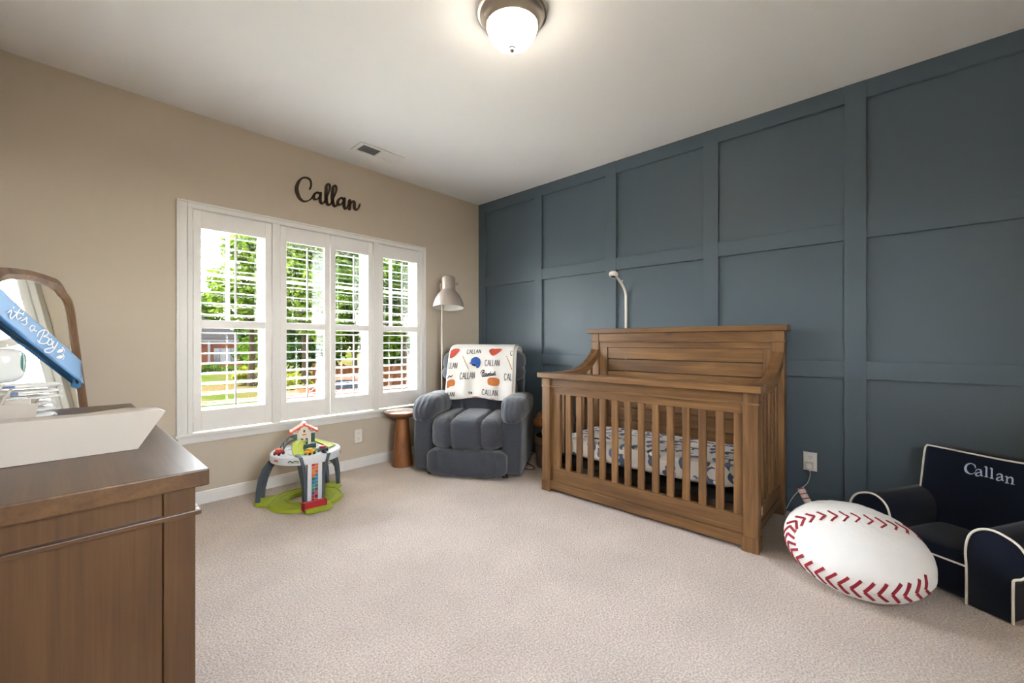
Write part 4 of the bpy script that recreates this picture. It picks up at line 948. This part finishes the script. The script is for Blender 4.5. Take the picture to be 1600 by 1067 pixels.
# blue ribbon sash across it
sa = thing('ribbon_sash', 'blue satin ribbon sash with white lettering draped across the mirror', 'sash', tuple(on_plane(60, 540, mm(.3, .9, .026), mN)))
sp0 = mm(.3, .9, .021)
def smap(px, py, hh): return on_plane(px, py, sp0, mN)+mN*hh
def sash_pt(u, v, lift=0):
    x = -70+(127-(-70))*u; xx = x+v*3*u
    yt = 449+(x)*.915+3*math.sin(u*4)*.3; yb = 498+(x)*.80
    return smap(xx, yt+(yb-yt)*v, lift+.004*math.sin(v*5+u*9)*.6)
mb = MB(); mb.grid(lambda a, b_: sash_pt(a, b_), 40, 9); o = mb.build('ribbon', 'sash', sa, smooth=1.4); md = o.modifiers.new('thickness', 'SOLIDIFY'); md.thickness = .0015
mb = MB(); mb.grid(lambda a, b_: smap(-70+199*a, (498+(-70+197*a)*.80)-5+8*b_-3*a*b_, -.003), 30, 3); o = mb.build('ribbon_shaded_fold', 'sashdark', sa, smooth=1.4); md = o.modifiers.new('thickness', 'SOLIDIFY'); md.thickness = .0015  # second layer along the lower edge, fold shadow put into its colour
mb = MB(); mb.grid(lambda a, b_: smap(126+a*4, 565+b_*37+a*6, .002-.045*a*a), 8, 8); o = mb.build('ribbon_wrap', 'sash', sa, smooth=1.4); md = o.modifiers.new('thickness', 'SOLIDIFY'); md.thickness = .0015
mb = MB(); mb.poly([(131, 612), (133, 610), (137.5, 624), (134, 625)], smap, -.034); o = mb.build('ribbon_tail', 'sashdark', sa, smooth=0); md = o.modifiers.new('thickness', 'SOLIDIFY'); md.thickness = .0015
def smap2(x, y, hh): return smap(x/2.965, 400+y/2.965, hh+.0035)
lt = MB()
for st in ([(30, 262), (44, 252), (46, 262), (40, 280), (46, 290), (60, 278)], [(60, 278), (75, 262), (88, 243)], [(80, 255), (70, 280), (76, 294), (92, 284)], [(60, 258), (98, 268)], [(104, 262), (100, 274)], [(92, 300), (106, 294), (118, 284), (116, 300), (118, 312), (106, 320), (96, 314)],
           [(154, 326), (142, 322), (132, 334), (138, 348), (150, 340), (156, 324), (152, 342), (164, 348)], [(200, 346), (188, 372), (176, 396)], [(166, 372), (176, 352), (200, 342), (218, 350), (212, 366), (194, 372), (216, 378), (220, 394), (202, 406), (176, 402), (168, 390)],
           [(232, 384), (218, 392), (214, 406), (226, 412), (236, 400), (232, 384)], [(244, 396), (236, 414), (244, 424), (256, 412), (262, 400)], [(262, 400), (248, 428), (228, 446), (206, 446), (202, 434), (222, 428), (244, 424)]): lt.ribbon(st, 5.5, smap2, sub=4)
lt.ribbon([(56, 238), (57, 240)], 7, smap2)
lt.build('lettering', 'print_white', sa, smooth=0)
ft = MB()
for cx_, cy_, an in ((274, 440, -.35), (272, 468, -.15)):
    e = [(cx_+16*math.cos(t)*math.cos(an)-7.5*(1+.25*math.cos(t))*math.sin(t)*math.sin(an), cy_+16*math.cos(t)*math.sin(an)+7.5*(1+.25*math.cos(t))*math.sin(t)*math.cos(an)) for t in [k*2*PI/18 for k in range(18)]]
    ft.poly(e, smap2, 0)
    for k in range(5):
        q = an+(k-2)*.33; x, y = cx_+(20+(k == 2))*math.cos(q+.1), cy_+(20)*math.sin(q+.1); r = 3.4-.35*k
        ft.poly([(x+r*math.cos(t), y+r*math.sin(t)) for t in [j*2*PI/10 for j in range(10)]], smap2, 0)
ft.build('footprints', 'print_white', sa, smooth=0)

# ================================================================== OUTSIDE
GZ = -2.0
m, n, l, b = newmat('patchy_lawn'); t = n.new('ShaderNodeTexCoord'); no = n.new('ShaderNodeTexNoise'); no.inputs['Scale'].default_value = .16; no.inputs['Detail'].default_value = 7; l.new(t.outputs['Object'], no.inputs['Vector'])
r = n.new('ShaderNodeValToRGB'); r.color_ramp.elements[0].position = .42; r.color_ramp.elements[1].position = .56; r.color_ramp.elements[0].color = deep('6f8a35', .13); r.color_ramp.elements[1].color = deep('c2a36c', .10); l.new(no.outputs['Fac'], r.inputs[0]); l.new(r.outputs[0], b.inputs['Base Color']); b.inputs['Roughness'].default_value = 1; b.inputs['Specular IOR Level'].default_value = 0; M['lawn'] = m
M['farwhite'] = pm('house_trim', deep('d8d4ce', .16), .7, spec=0); M['mulch'] = pm('mulch_bed', deep('6b5138', 0.3), .95, var=.3, vscale=3); M['asphalt'] = pm('drive_concrete', deep('8e887c', .12), .9, spec=0, var=.1, vscale=2)  # trim white scaled darker so it does not overexpose outdoors
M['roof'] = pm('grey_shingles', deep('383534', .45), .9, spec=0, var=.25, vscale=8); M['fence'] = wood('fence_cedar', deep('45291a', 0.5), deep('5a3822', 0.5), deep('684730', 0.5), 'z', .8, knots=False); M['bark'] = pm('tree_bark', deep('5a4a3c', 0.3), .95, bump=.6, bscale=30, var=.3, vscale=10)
m, n, l, b = newmat('brick_wall'); t = n.new('ShaderNodeTexCoord'); br = n.new('ShaderNodeTexBrick'); mp = n.new('ShaderNodeMapping'); mp.inputs['Rotation'].default_value = (PI/2, 0, 0)
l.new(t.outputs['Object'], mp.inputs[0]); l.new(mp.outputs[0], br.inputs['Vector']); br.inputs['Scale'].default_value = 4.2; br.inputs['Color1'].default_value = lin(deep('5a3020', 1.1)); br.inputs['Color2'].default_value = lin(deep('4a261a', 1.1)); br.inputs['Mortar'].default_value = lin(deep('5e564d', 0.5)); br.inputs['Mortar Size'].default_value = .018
l.new(br.outputs[0], b.inputs['Base Color']); b.inputs['Roughness'].default_value = .9; b.inputs['Specular IOR Level'].default_value = 0; M['brick'] = m
for q in ('fence', 'bark'): M[q].node_tree.nodes['Principled BSDF'].inputs['Specular IOR Level'].default_value = 0
def leafmat(name, c1, c2):
    m, n, l, b = newmat(name); t = n.new('ShaderNodeTexCoord'); no = n.new('ShaderNodeTexNoise'); no.inputs['Scale'].default_value = 1.7; no.inputs['Detail'].default_value = 5; l.new(t.outputs['Object'], no.inputs['Vector'])
    r = n.new('ShaderNodeValToRGB'); r.color_ramp.elements[0].position = .35; r.color_ramp.elements[1].position = .65; r.color_ramp.elements[0].color = lin(c1); r.color_ramp.elements[1].color = lin(c2); l.new(no.outputs['Fac'], r.inputs[0])
    df = n.new('ShaderNodeBsdfDiffuse'); tl = n.new('ShaderNodeBsdfTranslucent'); mx = n.new('ShaderNodeMixShader'); mx.inputs[0].default_value = .4
    l.new(r.outputs[0], df.inputs[0]); l.new(r.outputs[0], tl.inputs[0]); l.new(df.outputs[0], mx.inputs[1]); l.new(tl.outputs[0], mx.inputs[2]); l.new(mx.outputs[0], n['Material Output'].inputs[0]); return m
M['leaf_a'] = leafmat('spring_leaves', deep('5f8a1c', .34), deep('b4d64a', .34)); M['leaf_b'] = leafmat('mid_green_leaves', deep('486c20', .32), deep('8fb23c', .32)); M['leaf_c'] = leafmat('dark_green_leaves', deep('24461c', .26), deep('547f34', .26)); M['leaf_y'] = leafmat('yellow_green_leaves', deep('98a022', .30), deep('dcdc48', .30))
struct(MB().box(-80, 140, -80, 150, GZ-.3, GZ).build('lawn', 'lawn', smooth=0))
hw = MB().box(XL-.2, XR+.2, YF+.171, YF+.28, GZ, .44).build('wall_outside_base', 'brick', smooth=0); struct(hw)
struct(MB().box(XL-.6, XR+.6, YF+.171, YF+.62, 2.62, 2.72, .005).build('added_shade_eave', 'vinyl', smooth=0))  # unseen eave, added to shade the upper louvers from the sun
def leaves(mb, c, rad, n_, size, rng, squash=1, shell=.55):
    c = Vector(c)
    for _ in range(n_):
        d = Vector((rng.gauss(0, 1), rng.gauss(0, 1), rng.gauss(0, 1))).normalized(); r = (shell+(1-shell)*rng.random())
        k = 1+.28*noise.noise(d*2.3+c)
        p = c+Vector((d.x*rad[0], d.y*rad[1], d.z*rad[2]))*r*k
        s_ = size*rng.uniform(.6, 1.3); a = Vector((rng.gauss(0, 1), rng.gauss(0, 1), rng.gauss(0, .7))).normalized()*s_; q = a.orthogonal().normalized()*s_*.5
        q.rotate(Matrix.Rotation(rng.uniform(0, PI), 3, a.normalized()))
        mb.b.faces.new([mb.b.verts.new(p+v) for v in (-a, q-a*.1, a, -q-a*.1)])
def tree(label, px, depth, top_py, base_py, half_px, mat, n_, size, seed, trunk=True, name='tree', cat='tree', group='trees beyond the window'):
    rng = random.Random(seed); g = at_depth(px, CY, depth); k = depth/FPX
    zt = CAMH+(CY-top_py)*k; zb = CAMH+(CY-base_py)*k; rad = half_px*k
    t = thing(name, label, cat, (g.x, g.y, GZ), group=group)
    mb = MB(); nb = 9
    for i in range(nb):
        f = i/(nb-1); z = zb+(zt-zb)*(.12+.80*f); rr = rad*(.95-.35*abs(f-.35)*1.6)
        an = rng.uniform(0, 2*PI); of = rad*.45*(1-f*.5)
        leaves(mb, (g.x+of*math.cos(an), g.y+of*math.sin(an), z), (rr*.75, rr*.75, (zt-zb)*.17), n_//nb, size, rng)
    cr_ = mb.build('crown', mat, t, smooth=0); cr_['kind'] = 'stuff'
    if trunk:
        mb = MB(); mb.tube([(g.x, g.y, GZ), (g.x+.1, g.y, GZ+(zb-GZ)*.6), (g.x-.05, g.y+.1, zb+(zt-zb)*.3), (g.x, g.y, zb+(zt-zb)*.8)], lambda f: .24*(1-f*.75)*max(.6, depth/30), 9)
        for i in range(5):
            an = i*1.3; z = GZ+(zb-GZ)*.8+(zt-zb)*.09*i
            mb.tube([(g.x, g.y, z), (g.x+rad*.5*math.cos(an), g.y+rad*.5*math.sin(an), z+(zt-zb)*.16)], .07, 6)
        mb.build('trunk', 'bark', t, smooth=.8)
tree('tall bright green tree nearest the brick house, in the left shutter panel', 392, 30, 345, 512, 56, 'leaf_a', 8000, .20, 1)
tree('bright spring green tree filling the second shutter panel', 474, 25, 318, 528, 64, 'leaf_a', 10000, .18, 2)
tree('leafy green tree filling the third shutter panel', 552, 28, 360, 545, 58, 'leaf_b', 9000, .19, 3)
tree('mid green tree seen through the panel beside the floor lamp', 632, 28, 385, 552, 58, 'leaf_b', 9000, .19, 4)
tree('large dark green tree behind the second shutter panel', 505, 38, 400, 572, 80, 'leaf_c', 8000, .28, 5)
tree('dark green tree rising behind the wooden fence', 596, 39, 410, 574, 80, 'leaf_c', 8000, .28, 6)
tree('dark evergreen at the right end of the brick house', 402, 43, 492, 576, 38, 'leaf_c', 4200, .24, 8)
tree('dark green tree at the far right behind the fence', 690, 37, 425, 574, 60, 'leaf_c', 6000, .28, 9)
tree('green tree filling the gap between the first and second shutter panels', 436, 40, 430, 575, 55, 'leaf_b', 6000, .27, 10)
tree('tall green tree beyond the left end of the brick house', 225, 60, 420, 560, 60, 'leaf_b', 4500, .36, 12)
tree('distant pale tree behind the roof of the brick house', 325, 75, 462, 545, 40, 'leaf_b', 3500, .4, 11)
def bush(label, px, depth, top_py, half_px, mat, seed, cat='bush'):
    rng = random.Random(seed); g = at_depth(px, CY, depth); k = depth/FPX; zt = CAMH+(CY-top_py)*k; rad = half_px*k
    t = thing('shrub', label, cat, (g.x, g.y, GZ), group='shrubs on the lawn')
    mb = MB(); leaves(mb, (g.x, g.y, GZ+(zt-GZ)*.5), (rad, rad*.7, (zt-GZ)*.5), 1500, .13*depth/28, rng, shell=.75); mb.build('foliage', mat, t, smooth=0)['kind'] = 'stuff'
    MB().tube([(g.x, g.y, GZ), (g.x, g.y, GZ+(zt-GZ)*.7)], .06, 6).build('stem', 'bark', t)
bush('yellow green shrub on the lawn in the left shutter panel', 392, 31, 574, 24, 'leaf_y', 21)
bush('yellow green shrub behind the orange car', 456, 25, 584, 30, 'leaf_y', 22)
bush('low green shrub under the window of the brick house', 328, 44, 571, 16, 'leaf_b', 23)
bush('low green shrub at the corner of the brick house', 366, 44, 573, 15, 'leaf_b', 24)
# brick house
hg = at_depth(345, CY, 46); HY = hg.y
hs = thing('brick_house', 'single storey brick house with grey roof across the lawn', 'house', (hg.x-4, HY, GZ))
hxr = at_depth(352, CY, 46).x+2.2; hxl = hxr-13
MB().box(hxl, hxr, HY, HY+8, GZ, 1.25).build('brick_walls', 'brick', hs, smooth=0)
MB().box(hxl-.5, hxr+.5, HY-.5, HY+8.5, 1.2, 1.5).build('eaves', 'farwhite', hs, smooth=0)
mb = MB(); A = [mb.b.verts.new(p) for p in ((hxl-.6, HY-.6, 1.5), (hxr+.6, HY-.6, 1.5), (hxr+.6, HY+8.6, 1.5), (hxl-.6, HY+8.6, 1.5))]; B = [mb.b.verts.new(p) for p in ((hxl+4, HY+4, 4.4), (hxr-4.4, HY+4, 4.4))]
mb.b.faces.new([A[0], A[1], B[1], B[0]]); mb.b.faces.new([A[1], A[2], B[1]]); mb.b.faces.new([A[2], A[3], B[0], B[1]]); mb.b.faces.new([A[3], A[0], B[0]]); mb.b.faces.new(A[::-1]); mb.build('roof', 'roof', hs, smooth=0)
for pxw in (352,):
    wc = on_plane(pxw, 556, (0, HY, 0), Vector((0, 1, 0)))
    wn = MB().box(wc.x-.5, wc.x+.5, HY-.08, HY+.02, wc.z-.85, wc.z+.85, .01).build('house_window', 'farwhite', hs)
    for i in range(2):
        for j in range(2): MB().box(wc.x-.42+i*.44, wc.x-.02+i*.44, HY-.10, HY-.075, wc.z-.72+j*.74, wc.z-.02+j*.74).build('window_pane', 'slot', wn, smooth=0)
    for sx in (-1, 1): MB().box(wc.x+sx*.80-.26, wc.x+sx*.80+.26, HY-.07, HY+.02, wc.z-.85, wc.z+.85, .01).build('window_shutter', 'black', hs)
pc = on_plane(325, 556, (0, HY, 0), Vector((0, 1, 0))); MB().box(pc.x-.1, pc.x+.1, HY-.5, HY-.3, GZ, 1.2).build('downpipe', 'farwhite', hs)
# fence
fa, fb = at_depth(488, CY, 27), at_depth(720, CY, 23)
fd = Vector((fb.x-fa.x, fb.y-fa.y, 0)); fL = fd.length; fd.normalize(); fn = Vector((-fd.y, fd.x, 0)); faz = math.atan2(fd.y, fd.x); FH = 1.72
fc = thing('wood_fence', 'cedar board fence behind the parked cars', 'fence', (fa.x, fa.y, GZ), faz)
pr = None
for k in range(int(fL/.15)):
    if pr is None: pr = MB().prism([(0, 0), (.14, 0), (.14, FH-.03), (.11, FH), (.03, FH), (0, FH-.03)], lambda x, z, hh: Vector((x, hh, z)), 0, .02).build('plank', 'fence', fc, local=True, smooth=0)
    else: copy_part(pr, fc, (k*.15, .004*(k % 3), 0))
for z in (.3, 1.4): MB().box(0, fL, .022, .06, z, z+.09).build('fence_rail', 'fence', fc, local=True, smooth=0)
for k in range(int(fL/2.4)+1): MB().box(k*2.4, k*2.4+.1, .06, .16, 0, FH+.06).build('fence_post', 'fence', fc, local=True, smooth=0)
# driveway and cars
struct(MB().box(5.2, 30, 11, 21.5, GZ, GZ+.02).build('driveway', 'asphalt', smooth=0))
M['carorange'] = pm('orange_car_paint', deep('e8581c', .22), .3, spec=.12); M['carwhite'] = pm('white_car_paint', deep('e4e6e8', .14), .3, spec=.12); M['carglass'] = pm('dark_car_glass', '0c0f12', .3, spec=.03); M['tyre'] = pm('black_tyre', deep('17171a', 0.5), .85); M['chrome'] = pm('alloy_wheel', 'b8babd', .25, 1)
def car(name, label, loc, rz, mat, L, H, suv):
    t = thing(name, label, 'car', loc, rz)
    W_ = .92; hb_ = 1.05 if suv else .80
    sec = [(-L/2, .42, .55), (-L/2+.05, .62, .78), (-L/2+.5, hb_-.06, .88), (-L*.18, hb_+.03, W_), (L*.10, hb_+.06, W_), (L*.35, hb_+.08, W_), (L/2-.12, hb_+.02, .88), (L/2, .6, .78)]
    mb = MB()
    def fn(u, v):
        i = u*(len(sec)-1); k = min(int(i), len(sec)-2); f = i-k; a, b2 = sec[k], sec[k+1]; x = a[0]+(b2[0]-a[0])*f; z = a[1]+(b2[1]-a[1])*f; w = a[2]+(b2[2]-a[2])*f
        pr_ = [(-1, .22), (-1.0, .45), (-.98, .8), (-.9, .96), (-.6, 1.0), (0, 1.03), (.6, 1.0), (.9, .96), (.98, .8), (1.0, .45), (1, .22)]
        q = pr_[int(v*10+.01)]; zz = q[1]*z if q[1] > .3 else .25
        return Vector((x, q[0]*w, zz))
    mb.grid(fn, 36, 11)
    mb.build('body', mat, t, local=True, smooth=.8)
    MB().box(-L/2+.05, L/2-.05, -.85, .85, .22, .45, .05).build('sill', mat, t, local=True)
    rf = [(-L*.17, hb_), (-L*.02, H-.02), (L*.12, H), (L*.30, H-.04), (L*.44, hb_+.06)]
    def fr(sc, z0): return [(x, z) for x, z in rf]
    MB().prism(fr(1, 0), lambda x, z, hh: Vector((x, hh*(1-.22*max(0, z-hb_)/(H-hb_)), z)), -.84, .84, bev=.04).build('cabin', mat, t, local=True, smooth=.8)
    for sx in (-1, 1): MB().prism([(-L*.10, hb_+.06), (-L*.015, H-.10), (L*.12, H-.07), (L*.28, H-.11), (L*.37, hb_+.10)], lambda x, z, hh: Vector((x, sx*(.852-.185*max(0, z-hb_)/(H-hb_))+hh, z)), -.005, .005).build('side_glass', 'carglass', t, local=True)
    MB().prism([(-.72, 0), (.72, 0), (.60, 1), (-.60, 1)], lambda y, s2, hh: Vector((-L*.165+.15*L*s2*.86+.01, y, hb_+.05+(H-.12-hb_)*s2+hh)), .01, .03).build('windscreen', 'carglass', t, local=True)
    for x in (-L*.30, L*.30):
        for sx in (-1, 1):
            w_ = MB().tube([(x, sx*.94, .33), (x, sx*.72, .33)], .33, 24).build('wheel', 'tyre', t, local=True)
            MB().tube([(x, sx*.95, .33), (x, sx*.90, .33)], .21, 18).build('hubcap', 'chrome', w_, local=True)
    for sx in (-1, 1): MB().pillow((-L/2+.12, sx*.6, .66), (.09, .16, .07), 3, 8).build('headlight', 'chrome', t, local=True); MB().pillow((-L*.12, sx*1.0, hb_+.12), (.08, .10, .07), 3, 8).build('door_mirror', mat, t, local=True)
c1 = at_depth(515, CY, 18.4); car('orange_car', 'bright orange car parked on the drive outside the window', (c1.x, c1.y, GZ+.02), math.radians(-24), 'carorange', 4.7, 1.58, True)
c2 = at_depth(700, CY, 20.4); car('white_car', 'white car parked in front of the cedar fence', (c2.x, c2.y, GZ+.02), math.radians(-37), 'carwhite', 4.6, 1.45, False)
